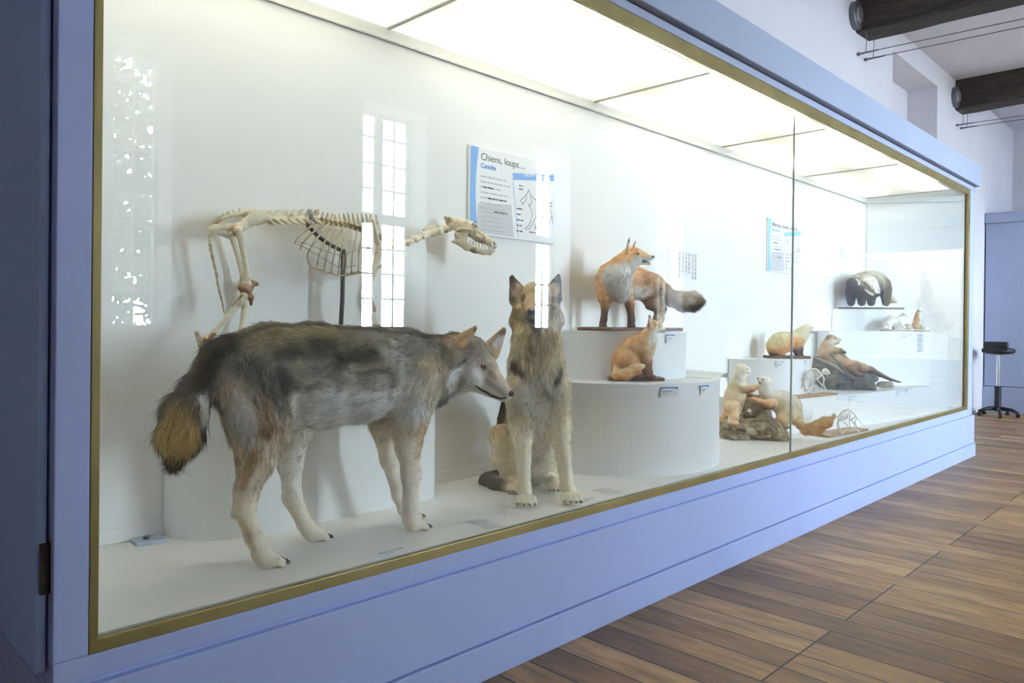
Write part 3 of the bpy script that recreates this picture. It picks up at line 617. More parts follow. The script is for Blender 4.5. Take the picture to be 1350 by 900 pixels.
    def fur(s, parent, m, n, width, lift=.35, jit=.25, tip=.75, base=1.15, var=.22, lmin=.004, rng=5, clump=0, droop=.15, banded=0., tuft=190):
        rg = np.random.default_rng(rng); T = s.T; V = s.V
        ar = np.linalg.norm(np.cross(V[T[:, 1]]-V[T[:, 0]], V[T[:, 2]]-V[T[:, 0]]), axis=1); f = rg.choice(len(T), n, p=ar/ar.sum())
        a, b = rg.random(n), rg.random(n); sw = a+b > 1; a[sw] = 1-a[sw]; b[sw] = 1-b[sw]; w = np.stack([1-a-b, a, b], 1)
        P = (V[T[f]]*w[:, :, None]).sum(1); N = (s.N[T[f]]*w[:, :, None]).sum(1); N /= np.linalg.norm(N, axis=1)[:, None]
        col, hl, dr = s.shade(P); k = hl > lmin; P, N, col, hl, dr = P[k], N[k], col[k], hl[k], dr[k]; n = len(P)
        if n == 0: return
        tg = dr-N*(dr*N).sum(1)[:, None]; tg /= np.linalg.norm(tg, axis=1)[:, None]+1e-9
        cl = np.stack([wob(P, 95/max(1, s.v*160)), wob(P+3.1, 95/max(1, s.v*160)), wob(P-2.3, 95/max(1, s.v*160))], 1)
        d = tg+N*(lift*(1+.5*rg.normal(size=n)))[:, None]+jit*rg.normal(size=(n, 3))+clump*cl; d /= np.linalg.norm(d, axis=1)[:, None]
        ln = hl*(.65+.6*rg.random(n)); K = 4; pts = np.zeros((n, K, 3))
        for i in range(K):
            t = i/(K-1); dd = d+(tg-N*.25)*(.6*t)-np.array([0, 0, 1])*droop*t; dd /= np.linalg.norm(dd, axis=1)[:, None]; pts[:, i] = P-N*.001+dd*(ln*t)[:, None]
        g = ((1+var*rg.normal(size=n))*(1+.20*wob(P, tuft/max(1, s.v*160))+.10*wob(P+1.7, 2.6*tuft/max(1, s.v*160)))).clip(.35, 2.0)
        off = np.array(root_of(parent)); hc = bpy.data.hair_curves.new('fur'); hc.add_curves([K]*n)
        hc.attributes['position'].data.foreach_set('vector', (pts-off).astype(np.float32).ravel())
        rad = np.tile(np.array([1, .95, .7, .12])*width/2, n).astype(np.float32)
        ra = hc.attributes.get('radius') or hc.attributes.new('radius', 'FLOAT', 'POINT'); ra.data.foreach_set('value', rad)
        tone = np.linspace(base, tip, K)[None, :, None]
        if banded: tone = np.array([.8, 1.25, 1.1, .45])[None, :, None]*banded+tone*(1-banded)
        cc = np.clip(col[:, None, :]*g[:, None, None]*tone, .003, .95); cc = np.concatenate([cc, np.ones((n, K, 1))], 2)
        ca = hc.attributes.new('col', 'FLOAT_COLOR', 'POINT'); ca.data.foreach_set('color', cc.astype(np.float32).ravel())
        hc.materials.append(m); o = bpy.data.objects.new('fur', hc); C.objects.link(o); o.parent = parent; o['kind'] = 'stuff'; return o
SKIN = vcol_mat('hide', .85, .15); FURM = vcol_mat('fur_hair', .65, .25)
_nt = FURM.node_tree; _tr = _nt.nodes.new('ShaderNodeBsdfTranslucent'); _mx = _nt.nodes.new('ShaderNodeMixShader'); _mx.inputs[0].default_value = .42      # hair lets light through
_nt.links.new([n for n in _nt.nodes if n.type == 'ATTRIBUTE'][0].outputs['Color'], _tr.inputs[0]); _nt.links.new(_nt.nodes['Principled BSDF'].outputs[0], _mx.inputs[1]); _nt.links.new(_tr.outputs[0], _mx.inputs[2])
_nt.links.new(_mx.outputs[0], [n for n in _nt.nodes if n.type == 'OUTPUT_MATERIAL'][0].inputs[0])
EYE = mat('glass_eye', (.012, .008, .005), .05); AMBER = mat('amber_eye', (.22, .11, .03), .05); NOSE = mat('black_nose', (.008, .008, .009), .35, bump=.3, bscale=400); LIP = mat('dark_lip', (.012, .010, .010), .6); CLAW = mat('dark_claw', (.03, .024, .02), .4); TOOTH = mat('tooth', (.80, .76, .66), .3); TONGUE = mat('pink_mouth', (.35, .12, .11), .5)
def pt(u, v, y): return onY(u, v, y)
def rp(px, P): return px*depth(P)/F
def S(u, v, r, y=None, d=None):
    """joint seen at pixel u,v: (point, radius in metres of a r-pixel joint)"""
    P = onY(u, v, y) if d is None else onD(u, v, d); return (P, r*depth(P)/F)
def eye(B, parent, u, v, r, iris=True, push=.35, lab=None):
    p, n = B.surf(u, v); c = p-n*r*push
    b = nb(); ball(b, c, r, 2); o = obj('eye', b, EYE, parent, 0, True)
    if iris:
        b = nb(); ball(b, c+n*r*.28, r*.80, 2); obj('iris', b, AMBER, o, 0, True)
        b = nb(); ball(b, c+n*r*.62, r*.52, 2); obj('pupil', b, EYE, o, 0, True)
    return o
def nose_at(B, parent, P, r, sq=(1, 1, .85), rot=None):
    b = nb(); ball(b, P, r, 3, sq, rot); return obj('nose', b, NOSE, parent, 0, True)
def mouth_line(B, parent, pix, r, m=None, name='mouth', d=None):
    def at_(u, v):
        if d is None: return B.surf(u, v)
        h = B.bvh.find_nearest(Vector(onD(u, v, d))); return np.array(h[0]), np.array(h[1])
    pts = []
    for (u0, v0), (u1, v1) in zip(pix, pix[1:]):
        for k in range(4): p, n = at_(u0+(u1-u0)*k/4, v0+(v1-v0)*k/4); pts.append(p+n*r*.15)
    p, n = at_(*pix[-1]); pts.append(p); N = len(pts); b = nb(); tube(b, pts, [r*(.35+.65*math.sin(PI*(i+.6)/(N+.2))) for i in range(N)], 8); return obj(name, b, m or LIP, parent, 0, True)
def paw(B, P, dirn, r, side, c, h=.006, n=4, k=.012, ln=1.0):
    """toes: P = middle of the paw, dirn = forwards on the ground"""
    dirn = np.array(dirn, float); dirn /= np.linalg.norm(dirn); side = np.array(side, float); tips = []
    for i in range(n):
        o = (i-(n-1)/2)/((n-1)/2); a = P+side*o*r*.75+dirn*r*.1; e = P+side*o*r*1.05+dirn*r*ln*(1.55-.35*abs(o))
        e[2] = P[2]-r*.35; mid = (a+e)/2+np.array([0, 0, r*.22]); B.bone(a, r*.45, mid, r*.42, k, c=c, h=h); B.bone(mid, r*.42, e, r*.36, k*.6, c=c, h=h); tips.append((e, dirn))
    return tips
def claws(parent, tips, r, ln, m=None):
    for e, d in tips:
        b = nb(); tube(b, [e+d*r*.8, e+d*(r+ln*.6)+np.array([0, 0, ln*.12]), e+d*(r+ln)-np.array([0, 0, ln*.35])], [r*.42, r*.3, r*.06], 8); obj('claw', b, m or CLAW, parent, 0, True)

# ------------------------------------------------------------------ the wolf
def make_wolf():
    t = thing('wolf', 'big grey wolf with lowered head standing in front of the rounded plinth', 'wolf', (1.6, .275, ZB))
    B = Beast(.0065); B.mott = .10; Y = .275; FX = (0, 1, 0)
    blk, gry, buf, wht = L(62, 58, 50), L(128, 120, 106), L(172, 156, 128), L(222, 214, 202); tan = L(188, 160, 122); crm = L(218, 204, 180)
    back = (L(124, 116, 98), L(158, 150, 136), L(236, 230, 220)); rumpc = (L(122, 114, 92), L(150, 142, 124), L(224, 214, 200))
    # trunk, chest to rump
    B.chain([S(566, 487, 36, Y), S(530, 491, 52, Y), S(472, 494, 60, Y), S(412, 490, 62, Y)], .03, flat=.74, fax=FX, c=back, hs=[.035, .032, .032])
    B.chain([S(412, 490, 62, Y), S(357, 481, 52, Y), S(316, 486, 44, Y), S(296, 494, 32, Y)], .03, flat=.74, fax=FX, c=rumpc, h=.034)
    B.bone(*S(540, 462, 26, Y), *S(500, 455, 22, Y), .04, flat=.6, fax=FX, c=back, h=.035)            # withers
    B.bone(*S(430, 530, 32, Y), *S(385, 535, 26, Y), .05, flat=.75, fax=FX, c=(gry, wht, wht), h=.03)  # belly and flank fold
    # neck: head -> chest
    dh = depth(onY(606, 470, .24))
    B.bone(*S(600, 466, 26, d=dh), *S(562, 480, 37, Y), .035, c=(L(92, 86, 74), L(130, 120, 102), L(168, 158, 142)), h=.036)
    B.bone(*S(592, 488, 24, d=dh), *S(566, 505, 30, Y), .03, c=(L(110, 102, 90), L(120, 112, 100), L(100, 94, 84)), h=.04)
    B.bone(*S(586, 502, 14, d=dh+.02), *S(584, 520, 7, d=dh+.03), .03, c=L(80, 72, 58), h=.04, lie=(0, 0, -1))           # ruff tip under the neck
    # head
    B.bone(*S(622, 464, 21, d=dh), *S(603, 468, 27, d=dh), .02, c=(L(138, 128, 114), L(140, 132, 120), wht), h=.012)
    B.bone(*S(641, 483, 14.5, d=dh), *S(622, 470, 22, d=dh), .02, c=(L(150, 138, 120), L(165, 154, 138), wht), h=.008)
    B.bone(*S(655, 503, 10.5, d=dh-.01), *S(640, 487, 15, d=dh), .018, c=(L(172, 148, 118), L(196, 184, 168), wht), h=.005)
    B.bone(*S(670, 519, 7.5, d=dh-.015), *S(655, 504, 10.5, d=dh-.01), .012, c=(L(160, 136, 110), L(205, 196, 182), wht), h=.004)
    B.bone(*S(665, 525, 5, d=dh-.015), *S(632, 507, 12, d=dh), .012, c=wht, h=.005)
    B.bone(*S(618, 493, 19, d=dh-.02), *S(598, 492, 22, d=dh-.01), .025, c=(L(170, 160, 146), wht, wht), h=.03)       # cheek
    B.bone(*S(612, 503, 12, d=dh-.02), *S(600, 512, 8, d=dh-.01), .02, c=wht, h=.03)
    # ears
    en = RT*.75-FW*.45+UP*.1; B.bone(*S(628, 430, 2.4, d=dh-.045), *S(604, 460, 17.5, d=dh-.05), .012, flat=.42, fax=en, c=L(176, 140, 88), h=.008)
    en = en/np.linalg.norm(en); ep, eb = S(627, 433, 1, d=dh-.045)[0], S(607, 459, 1, d=dh-.05)[0]; B.spot(ep*.5+eb*.5+en*.016, .010, L(150, 138, 130), eb*.6+ep*.4+en*.02, .010, .5, .8, .1, .003)
    ef = -FW*.75+RT*.55; B.bone(*S(665, 434, 4, d=dh+.035), *S(648, 461, 14.5, d=dh+.045), .012, flat=.40, fax=ef, c=L(176, 150, 112), h=.006)
    ef = ef/np.linalg.norm(ef); ep, eb = S(664, 437, 1, d=dh+.035)[0], S(649, 460, 1, d=dh+.045)[0]; B.cut(ep*.85+eb*.15+ef*.018, .012, eb+ef*.032, .034, .006, flat=.55, fax=ef); B.spot(ep*.62+eb*.38+ef*.014, .020, L(196, 188, 186), eb*.75+ep*.25+ef*.02, .020, .4, .95, .1, .003); B.spot(ep, .016, L(110, 92, 74), eb+UP*.03-RT*.03, .008, .6, .7, .2)
    # hind legs
    lc = (crm, L(208, 194, 172), crm)
    B.chain([S(318, 498, 41, .235), S(338, 556, 36, .205), S(338, 606, 23, .2), S(325, 648, 14.5, .197), S(322, 672, 13.5, .195)], .035, flat=.72, fax=FX, c=(L(150, 140, 122), L(205, 190, 168), crm), hs=[.035, .028, .016, .010])
    B.bone(*S(350, 520, 40, .215), *S(360, 575, 24, .2), .04, flat=.55, fax=FX, c=(L(140, 132, 116), L(180, 168, 148), L(205, 190, 166)), h=.026)
    B.chain([S(322, 672, 13, .195), S(334, 708, 10.5, .194), S(345, 730, 11, .194)], .015, c=(L(190, 166, 130), crm, crm), h=.008)
    B.bone(*S(318, 664, 8, .195), *S(313, 676, 8, .195), .015, c=crm, h=.008)                                        # point of the hock
    fd = (.95, -.18, 0); sd = (.18, .95, 0)
    q = S(352, 738, 12, .194); B.bone(*S(345, 730, 11, .194), *q, .015, c=crm, h=.008); ct = paw(B, q[0]+np.array([.005, 0, -.002]), fd, .030, sd, crm)
    B.chain([S(345, 500, 38, .31), S(392, 560, 22, .335), S(383, 612, 14.5, .345), S(385, 655, 12.5, .345)], .03, flat=.8, fax=FX, c=(L(190, 180, 168), L(206, 200, 192), L(200, 188, 168)), hs=[.02, .014, .009])
    B.chain([S(385, 655, 12.5, .345), S(402, 690, 9.5, .343), S(409, 701, 10, .342)], .015, c=(L(200, 186, 160), crm, crm), h=.008)
    q = S(414, 704, 10.5, .342); B.bone(*S(409, 700, 10, .342), *q, .012, c=crm, h=.007); ct += paw(B, q[0]+np.array([.004, 0, -.004]), fd, .028, sd, crm)
    # fore legs
    fc = (L(205, 186, 156), L(214, 202, 182), L(206, 192, 168))
    B.chain([S(552, 500, 37, .215), S(539, 556, 25, .2), S(538, 585, 17.5, .205), S(542, 625, 12.5, .211), S(541, 662, 11, .213)], .03, flat=.75, fax=FX, c=fc, hs=[.028, .014, .010, .008])
    B.chain([S(541, 662, 10.5, .213), S(541, 683, 10.5, .213)], .012, c=fc, h=.007); B.bone(*S(527, 566, 9, .205), *S(533, 580, 9, .205), .02, c=fc, h=.012)
    q = S(545, 690, 11.5, .213); B.bone(*S(541, 682, 10.5, .213), *q, .014, c=crm, h=.006); ct += paw(B, q[0]+np.array([.006, 0, -.004]), fd, .030, sd, crm)
    B.chain([S(528, 505, 36, .325), S(505, 556, 19, .345), S(513, 605, 11.5, .355), S(526, 652, 8.5, .36), S(533, 672, 8.5, .362)], .025, flat=.8, fax=FX, c=(fc[0], L(200, 190, 172), fc[2]), hs=[.02, .010, .008, .006])
    q = S(540, 677, 9.5, .363); B.bone(*S(533, 671, 8.5, .362), *q, .012, c=crm, h=.006); ct += paw(B, q[0]+np.array([.004, 0, -.003]), fd, .027, sd, crm)
    # tail
    B.chain([S(294, 472, 24, Y), S(266, 508, 18, Y-.01), S(247, 540, 22, Y-.02), S(238, 572, 23, Y-.03), S(233, 596, 13, Y-.035)], .03, c=(L(96, 90, 74), L(104, 96, 80), L(150, 138, 116)), hs=[.045, .06, .055, .055])
    # markings
    sp = lambda u, v, y=Y: onY(u, v, y); N_ = .13
    B.spot(sp(300, 455, .25), .050, L(48, 46, 40), sp(272, 500, .25), .038, .7)                              # dark stripe over the tail root
    B.spot(sp(268, 540, .22), .048, L(40, 38, 33), sp(262, 575, .22), .03, .6); B.spot(sp(236, 552, .2), .062, L(200, 172, 112), sp(234, 572, .2), .06, .6)
    B.spot(sp(236, 612, .23), .055, L(38, 35, 30), sp(230, 640, .23), .04, .5); B.spot(sp(272, 520, .2), .022, L(206, 198, 184), sp(277, 540, .2), .02, .6)
    B.spot(sp(355, 445, .2), .07, L(150, 136, 98), sp(440, 438, .2), .05, .9, .7); B.spot(sp(330, 475, .16), .055, L(104, 102, 96), sp(370, 505, .14), .06, .9, .8)
    B.spot(sp(400, 450, .15), .045, L(112, 104, 82), sp(500, 465, .15), .05, .9, .7); B.spot(sp(405, 485, .14), .022, L(176, 166, 146), sp(425, 520, .14), .03, .9, .6)
    B.spot(sp(455, 480, .13), .035, L(96, 90, 78), sp(550, 485, .13), .030, .9, .6); B.spot(sp(440, 510, .13), .03, L(176, 172, 166), sp(540, 520, .13), .03, .9, .6); B.spot(sp(425, 548, .16), .062, L(238, 234, 228), sp(555, 545, .16), .036, .9, .95)
    B.spot(sp(410, 560, .17), .045, L(228, 222, 214), sp(402, 520, .15), .022, .8, .8); B.spot(sp(375, 525, .14), .05, L(120, 116, 110), sp(368, 550, .14), .03, .9, .55)
    B.spot(sp(345, 525, .14), .028, L(170, 138, 100), sp(352, 560, .14), .035, .8, .6); B.spot(sp(322, 545, .14), .045, L(226, 218, 208), sp(325, 585, .15), .03, .8, .7)
    B.spot(sp(334, 598, .16), .03, L(178, 146, 102), sp(322, 640, .17), .012, .8, .75); B.spot(sp(318, 690, .18), .016, L(176, 150, 112), sp(334, 722, .18), .01, .8, .6)
    B.spot(sp(556, 560, .16), .03, L(190, 160, 124), sp(552, 600, .17), .02, .8, .7); B.spot(sp(530, 610, .18), .012, L(190, 164, 126), sp(532, 630, .18), .012, .8, .6)
    B.spot(sp(480, 440, .26), .03, L(60, 56, 48), sp(500, 458, .2), .012, .7, .8); B.spot(sp(505, 450, .2), .05, L(150, 146, 138), sp(560, 460, .2), .05, .9, .6)
    for u0, v0, u1, v1, r in ((300, 447, 340, 434, .016), (335, 431, 420, 424, .014), (425, 428, 500, 434, .016), (500, 436, 560, 446, .014)): B.spot(sp(u0, v0, .24), r, L(66, 62, 52), sp(u1, v1, .24), r, .9, .75, .6)
    for u0, v0, u1, v1, r in ((425, 452, 470, 448, .030), (455, 470, 500, 462, .022), (345, 470, 400, 462, .028), (375, 492, 395, 512, .030), (300, 480, 330, 470, .022)): B.spot(sp(u0, v0, .15), r, L(64, 61, 54), sp(u1, v1, .15), r, .9, .72, .7)
    for u0, v0, u1, v1, r in ((402, 475, 412, 545, .018), (340, 452, 400, 442, .022), (505, 448, 540, 456, .020), (470, 485, 520, 480, .014), (562, 470, 566, 498, .012)): B.spot(sp(u0, v0, .15), r, L(188, 176, 148), sp(u1, v1, .15), r, .9, .6, .6)
    B.spot(sp(440, 540, .15), .055, L(242, 238, 232), sp(548, 534, .15), .040, .9, .8, .5); B.spot(sp(312, 535, .15), .040, L(240, 234, 226), sp(318, 580, .15), .030, .9, .75, .5); B.spot(sp(515, 462, .15), .035, L(184, 180, 172), sp(550, 500, .15), .035, 1., .6, .6)
    B.spot(onD(584, 520, dh), .035, L(70, 64, 52), onD(590, 505, dh-.05), .02, .6, .9)
    B.spot(onD(594, 484, dh-.08), .012, L(66, 66, 66), onD(616, 474, dh-.07), .009, .8, .75)                  # dark line under the ear
    B.spot(onD(608, 452, dh-.06), .022, L(214, 160, 84), onD(614, 446, dh-.055), .012, .6, .8); B.spot(onD(626, 434, dh-.045), .010, L(70, 56, 40), rag=.1)
    B.spot(onD(597, 478, dh-.075), .016, L(196, 172, 128), rag=.2); B.spot(onD(638, 484, dh-.05), .012, L(74, 70, 66), soft=.7, amt=.8)
    B.spot(onD(648, 492, dh-.045), .014, L(150, 118, 86), onD(654, 500, dh-.035), .008, .8, .8); B.spot(onD(641, 473, dh-.03), .010, L(216, 204, 182), onD(646, 478, dh-.03), .008, .7, .7)
    B.spot(onD(603, 500, dh-.085), .046, L(240, 236, 230), onD(630, 501, dh-.065), .032, .6, .95); B.spot(onD(625, 494, dh-.06), .024, L(240, 236, 230), onD(652, 514, dh-.04), .012, .6, .9); B.spot(onD(664, 440, dh), .016, L(206, 196, 190), onD(655, 456, dh), .016, .6, .8)
    B.mesh()
    for u, v, r in ((596, 498, .026), (608, 502, .030), (620, 500, .026), (633, 504, .020), (646, 513, .012)): B.spot(B.surf(u, v)[0], r, L(242, 238, 232), soft=.9, amt=.9)
    B.body(t, SKIN)
    B.fur(t, FURM, 150000, .0012, lift=.28, jit=.22, clump=.16, banded=.24, var=.24)
    eye(B, t, 637, 482, .0125); dN = (RT*.6-UP*.7); b = nb(); pn = onD(671.5, 518.5, dh-.018); ball(b, pn, .020, 3, (1, 1, .9)); ball(b, pn+UP*.004-RT*.012, .016, 2); obj('nose', b, NOSE, t, 0, True)
    mouth_line(B, t, [(627, 509), (634, 518), (645, 526), (656, 530), (666, 528)], .0050, d=dh-.06)
    claws(t, ct, .010, .016)
    return B
BW = make_wolf()
# ------------------------------------------------------------------ the sitting dog
def ear(B, tip, rt_, base, rb, n, c, inner, fl=.38, k=.012, h=.006, dp=.02):
    """pointed ear: hollow on the side n looks to"""
    n = np.array(n, float); n /= np.linalg.norm(n); tip = np.array(tip); base = np.array(base)
    B.bone(tip, rt_, base, rb, k, flat=fl, fax=n, c=c, h=h, lie=tip-base)
    m = base*.55+tip*.45; B.cut(tip*.82+base*.18+n*rb*.42, rb*.30, base+n*rb*.75, rb*.80, .006, flat=.55, fax=n)
    B.spot(m+n*rb*.25, rb*.5, inner, base*.8+tip*.2+n*rb*.3, rb*.42, soft=.5, rag=.1, h=.003)
def make_dog():
    t = thing('dog', 'fawn shepherd dog with pricked ears sitting upright between the wolf and the drum plinths', 'dog', tuple(onZ(712, 640, ZB)))
    B = Beast(.0065); B.mott = .09; lat = RT; down = (0, 0, -1)
    crm, faw, gry, drk, wht = L(224, 212, 184), L(188, 164, 122), L(150, 136, 112), L(60, 50, 42), L(226, 218, 204)
    S_ = lambda u, v, r, d: S(u, v, r, d=d)
    B.bone(*S_(707, 486, 35, 3.44), *S_(706, 540, 33, 3.50), .05, flat=.92, fax=FW, c=(L(186, 172, 142), L(214, 204, 182), wht), h=.03, lie=down)
    B.bone(*S_(706, 540, 33, 3.50), *S_(703, 600, 33, 3.64), .05, c=(faw, L(205, 194, 170), wht), h=.022, lie=down)
    B.bone(*S_(703, 598, 32, 3.64), *S_(697, 616, 33, 3.76), .05, c=(drk, L(180, 165, 138), wht), h=.02, lie=down)
    B.bone(*S_(704, 478, 30, 3.52), *S_(690, 560, 34, 3.72), .05, c=(drk, L(70, 60, 48), L(90, 78, 60)), h=.022, lie=down)
    B.bone(*S_(707, 412, 25, 3.40), *S_(707, 448, 30, 3.42), .03, c=(L(188, 170, 130), L(204, 188, 150), L(196, 182, 150)), h=.032, lie=down)
    B.bone(*S_(707, 448, 30, 3.42), *S_(707, 480, 34, 3.43), .03, c=(L(196, 180, 146), L(200, 186, 156), L(206, 196, 174)), h=.034, lie=down)
    # head
    B.bone(*S_(707, 394, 23, 3.36), *S_(708, 402, 25, 3.39), .02, c=(L(178, 160, 122), L(160, 140, 104), L(150, 130, 98)), h=.010, lie=(0, 0, -1))
    B.bone(*S_(702, 413.5, 8.0, 3.20), *S_(705, 401, 15, 3.29), .02, c=(L(168, 140, 100), L(170, 146, 108), L(120, 104, 84)), h=.005)
    B.bone(*S_(703.5, 421, 6, 3.215), *S_(706, 418, 14, 3.32), .015, c=(drk, L(92, 80, 64), L(140, 124, 98)), h=.008)
    B.bone(*S_(686, 408, 10, 3.39), *S_(684, 422, 12, 3.41), .025, c=L(170, 146, 104), h=.022, lie=down); B.bone(*S_(729, 408, 10, 3.39), *S_(731, 422, 12, 3.41), .025, c=L(170, 146, 104), h=.022, lie=down)
    for tu, tv, bu, bv in ((675, 366, 685, 392), (736, 365, 727, 391)):
        ear(B, S_(tu, tv, 1, 3.40)[0], rp(4, onD(700, 380, 3.4)), S_(bu, bv, 1, 3.385)[0], rp(15, onD(700, 380, 3.4)), -FW+lat*(.12 if tu > 700 else -.12), L(46, 38, 32), L(176, 156, 128), h=.006)
        B.spot(S_(tu, tv+8, 1, 3.37)[0], .02, L(52, 44, 38), soft=.8, amt=.6)
    # forelegs
    ct = []; fwd = -FW.copy(); fwd[2] = 0; fwd = fwd/np.linalg.norm(fwd)+RT*.1
    lc = (L(220, 206, 176), L(228, 216, 190), L(226, 216, 192))
    for x, xs in (((685, 688, 690, 691, 692), 0), ((731, 737, 743, 747, 752), 1)):
        ds = (3.40, 3.44, 3.40, 3.355, 3.33) if not xs else (3.42, 3.46, 3.43, 3.395, 3.37); vy = (512, 562, 606, 642, 654) if not xs else (512, 560, 602, 638, 651)
        rs = (21, 14.5, 9.8, 8.6, 9.5)
        for i in range(4): B.bone(*S_(x[i], vy[i], rs[i], ds[i]), *S_(x[i+1], vy[i+1], rs[i+1], ds[i+1]), .03 if i < 2 else .014, c=lc, h=(.024, .014, .009, .007)[i])
        p = onZ(x[4], vy[4]+2, ZB+.032); ct += paw(B, p, fwd, .035, RT, L(222, 212, 186), ln=1.1)
    # hind legs folded at either side
    B.bone(*S_(690, 606, 27, 3.74), *S_(660, 574, 13.5, 3.58), .03, c=(L(150, 124, 88), L(186, 164, 126), L(200, 182, 150)), h=.016, lie=(0, 0, -1))
    B.chain([S_(660, 574, 14, 3.58), S_(663, 604, 13, 3.60), S_(671, 630, 8.5, 3.60), S_(677, 637, 8, 3.54)], .02, c=(L(196, 176, 138), L(206, 188, 152), crm), hs=[.014, .01, .007])
    ct += paw(B, onZ(679, 641, ZB+.028), fwd, .030, RT, L(206, 190, 158))
    B.bone(*S_(712, 606, 26, 3.74), *S_(736, 588, 14, 3.62), .03, c=(L(150, 130, 96), L(200, 186, 156), wht), h=.014, lie=(0, 0, -1))
    B.chain([S_(736, 588, 14, 3.62), S_(735, 612, 11, 3.62), S_(727, 630, 9, 3.60)], .02, c=(L(196, 180, 148), crm, crm), hs=[.012, .008])
    B.bone(*S_(724, 632, 8, 3.58), *S_(731, 636, 7.5, 3.52), .015, c=L(190, 176, 146), h=.006); ct += paw(B, onZ(731, 640, ZB+.026), fwd, .027, RT, L(196, 180, 150))
    # tail round the right side
    B.chain([S_(690, 628, 14, 3.78), S_(655, 632, 11, 3.76), S_(645, 635, 12.5, 3.66), S_(658, 643, 12, 3.56), S_(674, 647, 8, 3.50)], .02, c=(L(44, 36, 32), L(50, 42, 36), L(54, 46, 40)), h=.012)
    # markings
    D = lambda u, v, d: onD(u, v, d)
    B.spot(D(677, 480, 3.36), .036, L(62, 52, 44), D(700, 502, 3.33), .020, .8, .9, .5); B.spot(D(746, 485, 3.36), .036, L(60, 52, 44), D(734, 505, 3.34), .022, .8, .9, .5)
    B.spot(D(707, 465, 3.30), .05, L(168, 156, 132), D(707, 440, 3.30), .035, .9, .4); B.spot(D(708, 522, 3.33), .095, L(236, 231, 220), D(706, 504, 3.33), .05, .7, .95)
    B.spot(D(706, 431, 3.30), .03, L(96, 84, 68), D(712, 425, 3.3), .02, .8, .8); B.spot(D(704, 424, 3.2), .022, L(58, 48, 40), D(710, 422, 3.24), .02, .6, .9)
    B.spot(D(691, 393, 3.31), .017, L(70, 54, 40), soft=.8, amt=.8); B.spot(D(718, 392, 3.31), .017, L(70, 54, 40), soft=.8, amt=.8)
    B.spot(D(704, 384, 3.30), .02, L(150, 124, 86), D(704, 398, 3.28), .012, .8, .6); B.spot(D(693, 405, 3.27), .012, L(190, 160, 118), soft=.8, amt=.7); B.spot(D(698, 402, 3.24), .010, L(186, 130, 74), soft=.9, amt=.6)
    B.spot(D(684, 395, 3.36), .014, L(206, 186, 144), D(688, 410, 3.34), .014, .9, .6); B.spot(D(674, 380, 3.4), .03, L(50, 42, 36), D(678, 402, 3.42), .02, .7, .7); B.spot(D(740, 382, 3.4), .022, L(60, 52, 44), D(737, 402, 3.42), .016, .7, .7)
    B.spot(D(704, 560, 3.45), .05, L(205, 198, 186), D(704, 600, 3.5), .04, .8, .7); B.spot(D(690, 545, 3.36), .02, L(170, 148, 112), soft=.9, amt=.5)
    B.mesh()
    for u, v, r in ((708, 505, .05), (695, 520, .045), (725, 522, .045), (709, 535, .05)): B.spot(B.surf(u, v)[0], r, L(242, 236, 222), soft=.9, amt=.8)
    B.body(t, SKIN)
    B.fur(t, FURM, 130000, .0012, lift=.26, jit=.22, clump=.16, banded=.25, var=.24)
    eye(B, t, 691, 393.5, .0125); eye(B, t, 718, 392.5, .0125)
    b = nb(); c = onD(701.5, 411, 3.185); ball(b, c, .023, 3, (1, 1, .82)); ball(b, c-FW*.010-UP*.006, .014, 2); obj('nose', b, NOSE, t, 0, True)
    mouth_line(B, t, [(693, 419), (699, 422.5), (704, 423.5), (711, 421.5)], .004); claws(t, ct, .010, .020)
    return B
make_dog()

